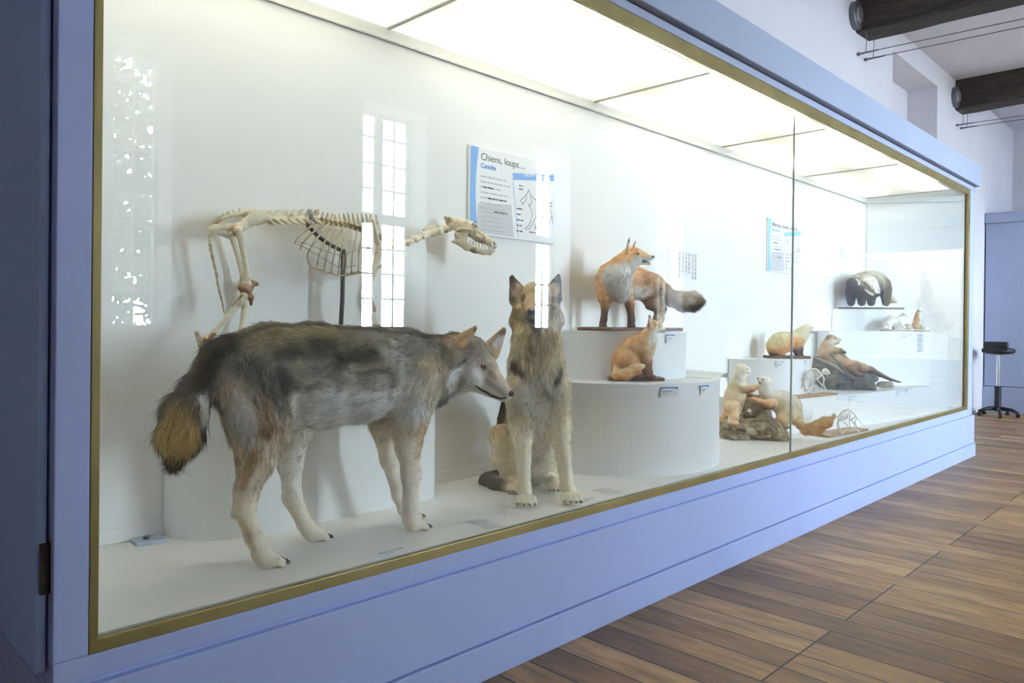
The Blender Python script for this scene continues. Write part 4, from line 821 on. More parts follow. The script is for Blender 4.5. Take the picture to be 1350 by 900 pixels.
# ------------------------------------------------------------------ smaller mounts
def wood_base(label, cx, cy, ax, hx, hy, z0, h, m=None, group='wooden mount boards'):
    b = nb(); obox(b, (cx, cy), ax, hx, hy, z0, z0+h); o = obj('wooden_base', b, m or MT['base'], None, h*.3); return tag(center_origin(o), label, 'base', group)
def make_fox():
    wood_base('long varnished board under the standing fox', 3.66, .565, (1, 0), .365, .125, ZP3, .022)
    t = thing('fox', 'adult red fox standing on a long board with its head turned back', 'fox', (3.66, .56, ZP3+.022))
    B = Beast(.0048); B.mott = .10; B.grey = .26; S_ = lambda u, v, r, d: S(u, v, r, d=d)
    org, brn, wht, drk, fl = L(214, 166, 100), L(172, 136, 94), L(240, 237, 232), L(60, 46, 38), L(186, 148, 104); down = (0, 0, -1)
    B.bone(*S_(811, 372, 22, 4.32), *S_(838, 373, 19, 4.47), .04, c=(org, fl, wht), h=.022)
    B.bone(*S_(838, 373, 19, 4.47), *S_(858, 379, 19, 4.60), .04, c=(brn, L(168, 126, 84), L(150, 120, 90)), h=.020)
    B.bone(*S_(826, 345, 13, 4.29), *S_(808, 362, 18, 4.30), .03, c=(org, L(205, 160, 100), wht), h=.022, lie=RT*-.5+np.array([0, 0, -1]))
    B.bone(*S_(834, 340, 11, 4.28), *S_(822, 350, 13, 4.28), .025, c=(org, L(210, 170, 110), wht), h=.018)
    B.bone(*S_(812, 368, 18, 4.26), *S_(818, 386, 12, 4.27), .03, c=wht, h=.026, lie=down)
    B.bone(*S_(799, 372, 14, 4.29), *S_(797, 392, 9, 4.28), .03, c=(org, L(206, 152, 84), org), h=.018, lie=down)
    # head looking to the right
    B.bone(*S_(838, 336, 9.5, 4.27), *S_(832, 337, 11.5, 4.28), .015, c=(org, org, wht), h=.009)
    B.bone(*S_(848, 337.5, 5.8, 4.265), *S_(840, 337, 9, 4.27), .012, c=(L(206, 150, 84), L(214, 170, 112), wht), h=.005)
    B.bone(*S_(859, 339.8, 2.8, 4.26), *S_(848, 337.8, 5.6, 4.265), .008, c=(L(206, 150, 90), L(220, 186, 140), wht), h=.003)
    B.bone(*S_(856.5, 347.6, 1.7, 4.26), *S_(843, 344.5, 4.2, 4.27), .006, c=(L(150, 120, 100), wht, wht), h=.003)
    B.bone(*S_(838, 345, 6.5, 4.27), *S_(833, 351, 7, 4.275), .015, c=wht, h=.014)
    ear(B, S_(829.5, 313.5, 1, 4.26)[0], rp(1.2, onD(830, 320, 4.26)), S_(828.5, 329, 1, 4.265)[0], rp(7, onD(830, 320, 4.26)), RT*.8-FW*.5, L(150, 104, 62), L(214, 200, 180), h=.004)
    ear(B, S_(838, 317, 1, 4.33)[0], rp(1.0, onD(830, 320, 4.26)), S_(835, 329, 1, 4.32)[0], rp(6, onD(830, 320, 4.26)), RT*.9-FW*.2, L(150, 104, 62), L(214, 200, 180), h=.004)
    B.spot(S_(829, 316, 1, 4.24)[0], .020, L(40, 30, 24), rag=.1)
    # legs
    for x, v0, d in (((799, 798, 796, 794.5), 388, 4.29), ((828, 830.5, 832.5, 832), 388, 4.30)):
        B.chain([S_(x[0], v0, 8.5, d), S_(x[1], 402, 5.2, d), S_(x[2], 421, 4.2, d), S_(x[3], 427.5, 4.8, d)], .015, c=(drk, drk, drk), hs=[.014, .007, .005], cs=[(org, L(196, 144, 84), L(160, 110, 66)), (drk, L(84, 58, 40), drk), drk])
        paw(B, S_(x[3], 429.3, 1, d-.01)[0], -FW, .017, RT, drk, n=3, k=.008)
    for dd, du in ((4.57, 0), (4.70, 5)):
        B.chain([S_(856+du, 384, 15, dd), S_(860+du, 399, 9.5, dd), S_(868+du, 407, 5, dd), S_(866+du, 420, 4.2, dd-.01), S_(863+du, 427, 4.6, dd-.02)], .02, c=(brn, L(150, 108, 70), L(120, 86, 58)), hs=[.014, .009, .006, .005])
        paw(B, S_(861.5+du, 429.3, 1, dd-.04)[0], -RT*.8-FW*.4, .016, FW, L(76, 56, 42), n=3, k=.008)
    # brush
    tail = [S_(868, 374, 8, 4.66), S_(876, 383, 8, 4.68), S_(886, 393, 9.5, 4.68), S_(899, 397, 11, 4.66), S_(913, 397, 11.5, 4.64), S_(920, 397, 5, 4.63)]
    B.chain(tail, .02, cs=[(brn, L(176, 140, 104), L(170, 150, 130)), (L(150, 112, 80), L(180, 156, 132), L(200, 190, 180)), (L(110, 84, 64), L(130, 104, 82), L(206, 198, 190)), (L(226, 214, 190), L(170, 140, 100), L(70, 54, 44)), (L(190, 160, 116), L(130, 100, 70), L(54, 42, 36))], hs=[.02, .03, .035, .04, .034])
    B.spot(S_(903, 391, 1, 4.60)[0], .045, L(238, 230, 214), soft=.8, amt=.9); B.spot(S_(920, 394, 1, 4.6)[0], .028, L(150, 118, 80), soft=.8, amt=.8)
    D = lambda u, v, d: onD(u, v, d)
    B.spot(D(812, 362, 4.2), .075, L(240, 238, 234), D(824, 352, 4.2), .04, .5, .95); B.spot(D(820, 384, 4.2), .05, L(228, 224, 218), soft=.6, amt=.9)
    B.spot(D(840, 343, 4.22), .026, L(234, 230, 224), D(850, 341, 4.23), .012, .5, .9); B.spot(D(838, 352, 4.22), .03, wht, soft=.6, amt=.9); B.spot(D(852, 366, 4.4), .05, L(172, 132, 86), soft=.9, amt=.6)
    B.spot(D(868, 380, 4.5), .03, L(130, 100, 76), soft=.9, amt=.5); B.spot(D(841, 334.6, 4.23), .008, L(110, 70, 40), soft=.8, amt=.7)
    B.mesh(); B.body(t, SKIN); B.fur(t, FURM, 60000, .0012, lift=.26, jit=.24, clump=.18, banded=.15, var=.22, lmin=.003)
    eye(B, t, 841.5, 334.8, .0065); nose_at(B, t, onD(860.6, 338.6, 4.257), .011)
    b = nb(); tube(b, [onD(841, 343.5, 4.262), onD(848, 344.4, 4.26), onD(855.5, 345.6, 4.26)], [.006, .011, .005], 8); obj('mouth', b, LIP, t, 0, True)
    for (a, c) in (((852, 342.6), (852.6, 345)), ((846, 342.4), (846.3, 344))):
        b = nb(); tube(b, [onD(*a, 4.245), onD(*c, 4.245)], [.004, .0008], 6); obj('tooth', b, TOOTH, t)
make_fox()
def make_cub():
    p0 = onZ(836, 503, ZP2)
    d = 4.10; c = onD(836, 500, d); wood_base('short varnished board under the sitting fox cub', c[0]+.03, c[1]+.02, RT[:2], .155, .075, ZP2, .020)
    t = thing('fox_cub', 'small sandy fox cub sitting in profile on the large drum plinth', 'fox', (c[0], c[1], ZP2+.02))
    B = Beast(.0042); B.mott = .09; B.gain = 1.25; S_ = lambda u, v, r, dd=0.: S(u, v, r, d=d+dd)
    org, lgt, wht, drk = L(212, 172, 112), L(232, 206, 158), L(240, 236, 228), L(100, 72, 50); fl = L(194, 152, 98)
    B.chain([S_(847, 455, 13), S_(836, 462, 16.5), S_(826, 474, 17), S_(819, 484, 13)], .03, c=(org, fl, L(190, 150, 100)), h=.013, flat=.8, fax=FW)
    B.bone(*S_(858, 437, 8.5), *S_(848, 452, 12), .025, c=(L(212, 170, 104), L(214, 178, 116), wht), h=.014)
    B.bone(*S_(860, 444, 6.5), *S_(855, 462, 8), .02, c=(lgt, L(220, 196, 150), wht), h=.014, lie=(0, 0, -1))
    B.bone(*S_(867, 430, 7), *S_(862, 430.5, 9), .012, c=(org, L(222, 180, 112), wht), h=.007); B.bone(*S_(877.5, 435.6, 2.2, -.004), *S_(868, 431.5, 6, 0), .008, c=(L(206, 150, 84), L(232, 208, 170), wht), h=.003)
    B.bone(*S_(863, 436, 6), *S_(858, 440, 6.5), .012, c=(lgt, wht, wht), h=.010)
    ear(B, S_(856, 415.5, 1, -.02)[0], rp(1.4, onD(850, 420, d)), S_(858, 427, 1, -.02)[0], rp(6, onD(850, 420, d)), RT*.55-FW*.8, L(168, 124, 80), L(196, 178, 160), h=.003)
    ear(B, S_(873, 417.5, 1, .035)[0], rp(1.2, onD(850, 420, d)), S_(869, 427, 1, .035)[0], rp(5.5, onD(850, 420, d)), RT*.6-FW*.75, L(190, 160, 130), L(212, 200, 190), h=.003)
    for dd, du in ((-.03, 0), (.035, 3)):
        B.chain([S_(848+du, 464, 9, dd), S_(850+du, 476, 6.5, dd), S_(852+du, 489, 4.6, dd), S_(854+du, 494.5, 4.4, dd)], .015, c=(L(150, 106, 68), L(140, 96, 60), drk), hs=[.010, .006, .004], cs=[(fl, fl, L(150, 106, 66)), (L(130, 90, 58), L(126, 86, 56), drk), drk])
        paw(B, S_(857.5+du, 496.2, 1, dd)[0], RT, .015, FW, L(110, 74, 48), n=3, k=.006)
    B.bone(*S_(826, 476, 13, -.045), *S_(836, 484, 9, -.05), .02, c=(fl, L(178, 130, 78), L(150, 104, 62)), h=.010); B.bone(*S_(832, 490, 7, -.045), *S_(843, 496, 4.6, -.045), .012, c=drk, h=.005); B.bone(*S_(826, 476, 12, .045), *S_(838, 492, 7, .05), .02, c=(fl, fl, drk), h=.008)
    B.chain([S_(814, 488, 6, -.03), S_(814, 494, 6.5, -.075), S_(826, 492.5, 7, -.10), S_(838, 486.5, 6.5, -.10), S_(847, 482.5, 3, -.095)], .012, c=(lgt, L(224, 186, 118), L(200, 154, 90)), h=.014)
    D = lambda u, v, dd=0.: onD(u, v, d+dd)
    B.spot(D(848, 482.5, -.1), .014, L(240, 236, 228), rag=.1, soft=.6); B.spot(D(864, 438, -.04), .022, wht, D(860, 450, -.04), .022, .6, .9); B.spot(D(864, 434, -.05), .014, wht, D(872, 436, -.03), .008, .6, .85)
    B.spot(D(828, 480, -.07), .03, L(150, 106, 62), soft=.9, amt=.55); B.spot(D(867.5, 429.8, -.03), .008, L(110, 66, 40), soft=.8, amt=.8); B.spot(D(856.5, 416, -.02), .009, L(70, 50, 36), rag=.1)
    B.mesh(); B.body(t, SKIN); B.fur(t, FURM, 38000, .0010, lift=.26, jit=.24, clump=.15, var=.18, lmin=.003)
    eye(B, t, 868, 430.2, .0058); nose_at(B, t, onD(878.6, 434.8, d-.006), .0085); mouth_line(B, t, [(866.5, 437), (872, 438), (877, 437.4)], .0028)
make_cub()

def mustelid_head(B, s, n, r, cols, earc, S_, muz=.62, dd=-.015):
    """s skull pixel, n nose pixel, r skull radius in pixels"""
    (su, sv), (nu, nv) = s, n; top, sidec, chin = cols; ux, uy = nu-su, nv-sv; ln = math.hypot(ux, uy)
    B.bone(*S_(su+ux*.35, sv+uy*.35, r*.80, dd), *S_(su, sv, r, 0), r*.004, c=cols, h=.006)
    B.bone(*S_(nu-ux*.06, nv-uy*.06, r*.26, dd), *S_(su+ux*.4, sv+uy*.4, r*.70, dd), r*.003, c=cols, h=.003)
def make_polecat():
    d = 5.90; c = onD(1038, 471, d); wood_base('dark board under the cream polecat', c[0]-.01, c[1], RT[:2], .165, .07, ZP4, .022)
    t = thing('polecat', 'cream and tan polecat standing on the block behind the martens', 'polecat', (c[0], c[1], ZP4+.022))
    B = Beast(.0045); B.mott = .06; S_ = lambda u, v, r, dd=0.: S(u, v, r, d=d+dd); crm, yel, orn, drk, wht = L(246, 236, 196), L(240, 222, 160), L(206, 150, 76), L(62, 42, 30), L(246, 242, 232)
    B.chain([S_(1051, 447, 10.5), S_(1040, 450, 11.5), S_(1029, 452, 13), S_(1021, 455, 10)], .03, c=(crm, yel, L(226, 190, 120)), h=.018)
    B.chain([S_(1063, 434.5, 7.2), S_(1057, 440, 8.5), S_(1050, 447, 10)], .02, c=(crm, L(246, 238, 206), crm), h=.011)
    mustelid_head(B, (1066, 433.5), (1076.5, 435.6), 6.0, (L(246, 240, 214), wht, L(190, 180, 170)), crm, S_)
    for u, v, dd in ((1064.5, 429.5, -.02), (1069, 428.8, .025)): B.bone(*S_(u, v-1.2, 1.6, dd), *S_(u, v+1, 2.0, dd), .004, flat=.5, fax=FW, c=L(190, 160, 90), h=.002)
    for u0, dd, k in ((1050, -.035, 0), (1053, .035, 1)):
        B.chain([S_(u0, 452, 7, dd), S_(u0+.5, 460, 4.8, dd), S_(u0+1, 466, 3.2, dd), S_(u0+4.5, 467.8, 2.3, dd)], .015, c=drk, hs=[.010, .006, .004], cs=[(L(150, 104, 60), L(110, 76, 48), drk), drk, L(84, 58, 40)])
    for u0, dd in ((1030, -.04), (1021, .03)):
        B.chain([S_(u0-2, 457, 8.5, dd), S_(u0, 463.5, 5, dd), S_(u0-1, 467, 3, dd), S_(u0+3, 468.3, 2.3, dd)], .015, c=drk, hs=[.014, .008, .004], cs=[(yel, L(222, 178, 104), orn), (orn, L(150, 104, 60), drk), drk])
    B.chain([S_(1019, 456, 5), S_(1016.5, 462, 4), S_(1018, 467, 2.6)], .012, c=(L(200, 150, 84), L(190, 140, 80), drk), h=.014)
    D = lambda u, v, dd=0.: onD(u, v, d+dd)
    B.spot(D(1046, 451, -.06), .05, orn, D(1056, 449, -.05), .03, .8, .9); B.spot(D(1036, 460, -.06), .035, L(214, 164, 88), D(1042, 452, -.06), .03, .9, .75); B.spot(D(1018, 464, 0), .018, L(120, 80, 46), soft=.8, amt=.7)
    B.spot(D(1061.5, 432.8, -.03), .010, L(206, 180, 104), soft=.8, amt=.8); B.spot(D(1073, 437.5, -.02), .012, L(90, 74, 66), D(1068, 438, -.03), .006, .6, .7)
    B.mesh(); B.body(t, SKIN); B.fur(t, FURM, 26000, .0013, lift=.3, jit=.28, clump=.15, var=.14, lmin=.003)
    eye(B, t, 1070.6, 432, .0052, iris=False); nose_at(B, t, onD(1076.4, 435, d-.015), .0062); mouth_line(B, t, [(1068.5, 437), (1072, 437.8), (1075.5, 437)], .0030)
make_polecat()
def make_martens():
    d = 5.20; drf = wood_mat('driftwood', (.04, .028, .018), (.46, .38, .26), (14, 5, 9), .8, 2.2)
    B = Beast(.0055); S_ = lambda u, v, r, dd=0.: S(u, v, r, d=d+dd)
    c = onZ(1000, 577, ZB); t = thing('driftwood_log', 'gnarled hollow driftwood log lying on the case floor under two martens', 'log', tuple(c))
    B.chain([S_(960, 566, 13, .05), S_(985, 564, 11, .0), S_(1005, 562, 13, -.02), S_(1020, 566, 12, -.04), S_(1031, 574, 8, -.06), S_(1034, 578.5, 3.5, -.07)], .03, c=L(120, 100, 74))
    B.chain([S_(983, 526, 4, .05), S_(996, 535, 6, .02), S_(1008, 546, 7.5, 0), S_(1011, 558, 10, -.02)], .03); B.chain([S_(990, 527, 3.5, .03), S_(1004, 538, 5, .0), S_(1011, 542, 4, -.02)], .02)
    B.chain([S_(984, 530, 6, .06), S_(974, 540, 7, .07), S_(969, 553, 7, .06), S_(962, 566, 9, .06)], .03); B.chain([S_(970, 534, 5, .12), S_(964, 545, 7, .1), S_(960, 560, 8, .08)], .03)
    B.chain([S_(995, 566, 10, .1), S_(1002, 550, 9, .12), S_(985, 548, 6, .12)], .03); B.bone(*S_(1026, 566, 6, -.03), *S_(1036, 560.5, 3, -.05), .02); B.bone(*S_(1034, 563, 4, -.04), *S_(1041, 562.5, 1.5, -.04), .02)
    B.chain([S_(966, 578, 4, -.03), S_(985, 578, 3.5, -.04)], .02); B.bone(*S_(1000, 577, 4, .0), *S_(1030, 580, 3, -.07), .02)
    rr = random.Random(4)
    for i in range(16):
        u = 965+rr.random()*66; v = 560+rr.random()*14; B.cut(S_(u, v, 1, -.085+rr.random()*.03)[0], .004+.006*rr.random(), S_(u+8+rr.random()*10, v+rr.random()*5-1, 1, -.085+rr.random()*.03)[0], .003, .008)
    B.mesh(); n = wob(B.V, 40)*.004+wob(B.V*np.array([30, 12, 60])/30, 90)*.003; B.V = B.V+B.N*n[:, None]; B.V[:, 2] = np.maximum(B.V[:, 2], ZB+.001)
    me = bpy.data.meshes.new('wood'); me.from_pydata([tuple(x) for x in B.V], [], [tuple(int(i) for i in q) for q in B.Q]); link('wood', me, drf, t, smooth=True)
    wht, crm, orn, brn = L(248, 242, 226), L(242, 230, 198), L(206, 154, 88), L(128, 92, 62)
    # the rearing one on the left
    t = thing('marten', 'cream marten rearing up on the log, half hidden by the large drum plinth', 'marten', tuple(onD(968, 548, d+.02)), 'two martens fighting on a log'); A = Beast(.0046); A.mott = .06
    A.chain([S_(976, 498, 9, .0), S_(973, 508, 10.5, .01), S_(969, 522, 12.5, .02), S_(966, 536, 12, .03)], .025, c=(L(226, 208, 170), L(222, 198, 156), wht), h=.016)
    A.chain([S_(977, 488, 8.2, 0), S_(974, 497, 8.5, 0)], .015, c=(crm, crm, wht), h=.010, lie=(0, 0, -1)); mustelid_head(A, (977.5, 486.8), (988.8, 489.2), 7.2, (L(240, 228, 196), wht, wht), crm, S_)
    for u, v, dd in ((972, 483, -.025), (977, 481.5, .03)): A.bone(*S_(u, v-1.5, 2, dd), *S_(u, v+1, 2.6, dd), .005, flat=.5, fax=FW, c=crm, h=.003)
    A.chain([S_(978, 510, 6.5, -.03), S_(985, 513.5, 4.8, -.06), S_(992, 512, 4, -.08), S_(998, 509.6, 3, -.09)], .012, c=(L(200, 168, 120), L(190, 152, 104), brn), hs=[.010, .007, .004]); A.chain([S_(979, 512, 5, .04), S_(987, 518, 4, .05), S_(992, 522, 3, .05)], .012, c=(L(190, 158, 112), L(180, 144, 100), brn), h=.006)
    A.chain([S_(965, 538, 10, -.03), S_(968, 549, 6, -.05), S_(964, 556, 4, -.05), S_(971, 558, 3, -.07)], .018, c=(L(220, 196, 156), L(196, 160, 116), brn), hs=[.014, .008, .005])
    A.chain([S_(962, 544, 6, .08), S_(956, 556, 7, .12), S_(948, 560, 6, .16)], .015, c=orn, h=.02)
    D = lambda u, v, dd=0.: onD(u, v, d+dd)
    A.spot(D(979, 503, -.05), .034, wht, D(981, 494, -.04), .02, .6, .9); A.mesh(); A.body(t, SKIN); A.fur(t, FURM, 22000, .0012, lift=.28, jit=.26, clump=.12, var=.14, lmin=.003)
    eye(A, t, 985.6, 486.8, .0055, iris=False); nose_at(A, t, onD(988.6, 488.6, d-.018), .0065); mouth_line(A, t, [(984, 491.5), (988, 491)], .003)
    # the one attacking from the right
    t = thing('marten', 'cream marten with a bushy tan tail lunging at the other over the log\'s right end', 'marten', tuple(onD(1036, 562, d)), 'two martens fighting on a log'); A = Beast(.0046); A.mott = .06
    A.chain([S_(1018, 525, 10, .0), S_(1030, 530, 14, .0), S_(1040, 537, 15.5, .0), S_(1046, 547, 11.5, .01)], .028, c=(wht, L(246, 236, 208), L(236, 214, 168)), h=.016)
    A.chain([S_(1009, 506, 7.5, -.01), S_(1009, 515, 8, -.01), S_(1017, 524, 10, 0)], .018, c=wht, h=.010); mustelid_head(A, (1010, 503), (999.5, 499.5), 6.8, (wht, wht, wht), crm, S_)
    A.bone(*S_(1000.8, 507, 1.6, -.015), *S_(1006, 507.5, 3.2, -.01), .005, c=wht, h=.003)
    for u, v, dd in ((1015, 503.5, -.025), (1013, 499, .03)): A.bone(*S_(u+1, v-1.5, 1.7, dd), *S_(u, v+1, 2.3, dd), .005, flat=.5, fax=FW, c=crm, h=.003)
    A.chain([S_(1017, 532, 7.5, -.045), S_(1010, 532.5, 5, -.07), S_(1001, 529, 3.8, -.08), S_(993, 525.5, 2.8, -.08)], .012, c=(L(190, 146, 100), L(170, 126, 84), brn), hs=[.010, .006, .004]); A.chain([S_(1014, 530, 6, .04), S_(1003, 525, 4, .05), S_(995, 523, 3, .04)], .012, c=brn, h=.006)
    for dd in (-.05, .045): A.chain([S_(1040, 545, 10, dd), S_(1031, 550, 6.5, dd*1.2), S_(1034, 557, 4.5, dd), S_(1030, 561, 3, dd), S_(1026, 561.5, 2.2, dd)], .016, c=(L(238, 216, 170), L(220, 188, 136), L(170, 128, 84)), hs=[.012, .008, .005, .004], cs=[(crm, L(236, 214, 168), L(220, 186, 132)), L(200, 160, 108), brn, brn])
    A.chain([S_(1047, 550, 7, .0), S_(1053, 558, 4.5, -.02), S_(1062, 565, 5.5, -.05), S_(1075, 564, 6.5, -.08), S_(1088, 557, 5.5, -.1), S_(1093, 553.5, 2.5, -.1)], .015, c=(L(236, 208, 156), L(224, 184, 122), L(204, 160, 100)), hs=[.016, .028, .036, .040, .036])
    A.spot(D(1011, 517, -.06), .036, L(250, 248, 242), soft=.6, amt=.9); A.spot(D(1016, 533, -.08), .02, L(196, 156, 112), soft=.9, amt=.6)
    A.mesh(); A.body(t, SKIN); A.fur(t, FURM, 36000, .0012, lift=.40, jit=.34, clump=.2, var=.2, lmin=.003)
    eye(A, t, 1005.8, 500, .0055, iris=False); nose_at(A, t, onD(999.3, 498.7, d-.018), .0068); b = nb(); tube(b, [onD(1000.5, 503, d-.025), onD(1003, 505, d-.03), onD(1006, 506, d-.03)], [.006, .009, .003], 8); obj('mouth', b, TONGUE, t, 0, True)
make_martens()
def make_otter():
    d = 6.36; rock = wood_mat('mossy_wood', (.020, .021, .014), (.17, .165, .10), (7, 7, 10), .8, 2.5)
    B = Beast(.007); S_ = lambda u, v, r, dd=0.: S(u, v, r, d=d+dd)
    t = thing('mossy_stump', 'dark mossy stump sloping under the otter on the step plinth', 'stump', tuple(onZ(1115, 512, ZP5)))
    B.chain([S_(1077, 474, 4, .06), S_(1083, 487, 11, .05), S_(1092, 497, 15, .02), S_(1108, 503, 13, .0), S_(1130, 506, 11, .02), S_(1144, 509, 8, -.02), S_(1150, 512.5, 4.5, -.05)], .04, c=L(70, 66, 48)); B.chain([S_(1078, 475, 3, .05), S_(1096, 483, 5, -.02), S_(1111, 492, 6, -.05), S_(1128, 502, 7, -.06)], .03)
    B.chain([S_(1135, 490, 6, .1), S_(1142, 494, 8, .1), S_(1149, 498, 6, .08), S_(1156, 500, 3, .08)], .03); B.chain([S_(1085, 505, 8, .08), S_(1110, 507, 8, .12), S_(1140, 507, 8, .12)], .03); B.bone(*S_(1120, 494, 5, .04), *S_(1140, 500, 9, .06), .03)
    B.mesh(); B.V = B.V+B.N*(wob(B.V, 35)*.006+wob(B.V, 110)*.003)[:, None]; B.V[:, 2] = np.maximum(B.V[:, 2], ZP5+.001)
    me = bpy.data.meshes.new('wood'); me.from_pydata([tuple(x) for x in B.V], [], [tuple(int(i) for i in q) for q in B.Q]); link('wood', me, rock, t, smooth=True)
    b = nb(); tube(b, [onD(1093, 465, d-.11), onD(1104, 477, d-.12), onD(1117, 491, d-.12), onD(1126, 499, d-.10)], [.005, .011, .012, .006], 8, flat=.5); obj('branch', b, mat('grey_green_bark', (.12, .125, .075), .8, .3, 40), t, 0, True)
    b = nb(); tube(b, [onD(1075, 471, d-.03), onD(1090, 477, d-.09), onD(1103, 483, d-.12), onD(1113, 492, d-.12)], [.006, .009, .010, .005], 8, flat=.6); obj('split_edge', b, mat('pale_split_wood', (.40, .33, .22), .7, .2, 40), t, 0, True)
    # flat stone
    B = Beast(.006); B.bone(*S_(1160, 507, 4, .12), *S_(1174, 507.5, 4, .12), .02, c=L(160, 150, 118)); B.bone(*S_(1163, 505.5, 3, .15), *S_(1172, 505.5, 3.5, .16), .02); B.mesh(); B.V = B.V+B.N*(wob(B.V, 50)*.003)[:, None]; B.V[:, 2] = np.maximum(B.V[:, 2], ZP5+.001)
    me = bpy.data.meshes.new('stone'); me.from_pydata([tuple(x) for x in B.V], [], [tuple(int(i) for i in q) for q in B.Q]); o = link('stone', me, mat('tan_stone', (.34, .30, .20), .85, .2, 25, .3, 60), None, smooth=True); tag(center_origin(o), 'flat tan stone on the step plinth beneath the otter\'s tail', 'stone')
    t = thing('otter', 'brown otter reclining on its back on the mossy stump, paws raised', 'otter', tuple(onD(1110, 490, d))); B = Beast(.005); B.mott = .08; B.gain = 1.15; B.grey = .28
    brn, lt, dk = L(140, 106, 54), L(186, 152, 86), L(66, 50, 34); ly = RT*.6+np.array([0, 0, -.4])
    B.chain([S_(1090, 456, 7.5), S_(1089, 465, 9.5), S_(1097, 474, 9.5), S_(1112, 479, 8), S_(1128, 483, 7), S_(1138, 485, 6, .02)], .025, c=(lt, L(176, 136, 82), brn), h=.006); B.chain([S_(1136, 484.5, 5.5, .02), S_(1148, 487, 4.2, .05), S_(1160, 493.5, 3, .1), S_(1174, 500, 2, .16), S_(1187.5, 503.8, 1, .2)], .015, c=(L(140, 98, 60), L(112, 78, 50), dk), h=.004)
    B.chain([S_(1095, 448, 7.2), S_(1090, 456, 7.5)], .015, c=(L(156, 116, 70), L(160, 122, 76), lt), h=.006); B.bone(*S_(1103.5, 449, 4.4, -.02), *S_(1096, 447.8, 6.6, -.01), .015, c=(L(170, 130, 80), L(206, 190, 156), L(200, 184, 150)), h=.004); B.bone(*S_(1102, 451.5, 3.5, -.02), *S_(1094, 453, 5, -.02), .012, c=L(206, 192, 158), h=.005)
    B.bone(*S_(1090.6, 443.8, 1, -.035), *S_(1091, 445.4, 1.5, -.035), .004, c=dk, h=.002)
    B.chain([S_(1094, 463, 6, -.04), S_(1102, 462, 4.4, -.07), S_(1108, 462, 3, -.08)], .012, c=(lt, L(176, 138, 86), brn), h=.005); B.chain([S_(1108, 462, 3, -.08), S_(1113.5, 464.5, 2.2, -.08)], .008, c=dk, h=.002)
    B.chain([S_(1100, 471, 5, .06), S_(1108, 468, 4, .03), S_(1113, 470.5, 2.6, .0), S_(1117, 473, 1.6, -.01)], .01, cs=[(lt, brn, brn), (brn, dk, dk), dk], c=dk, h=.003)
    B.chain([S_(1130, 483, 6, -.05), S_(1122, 488, 4.5, -.09), S_(1130, 493, 3.2, -.1), S_(1137, 494, 2, -.1)], .012, c=(brn, L(120, 84, 50), dk), h=.004)
    D = lambda u, v, dd=0.: onD(u, v, d+dd); B.spot(D(1097, 450, -.06), .026, L(208, 194, 160), D(1103, 451, -.05), .014, .6, .85); B.spot(D(1091, 447, -.05), .012, L(120, 86, 50), soft=.8, amt=.6); B.spot(D(1112, 477, -.05), .03, L(196, 148, 84), D(1128, 480, -.05), .02, .8, .6); B.spot(D(1130, 489, -.06), .03, L(92, 62, 36), soft=.8, amt=.6)
    B.mesh(); B.body(t, SKIN); B.fur(t, FURM, 16000, .0012, lift=.18, jit=.2, var=.16, lmin=.002)
    eye(B, t, 1101, 445.8, .0065, iris=False); nose_at(B, t, onD(1107.6, 447.6, d-.02), .0098); mouth_line(B, t, [(1099.5, 453), (1104, 452.4), (1107, 450.8)], .003)
make_otter()
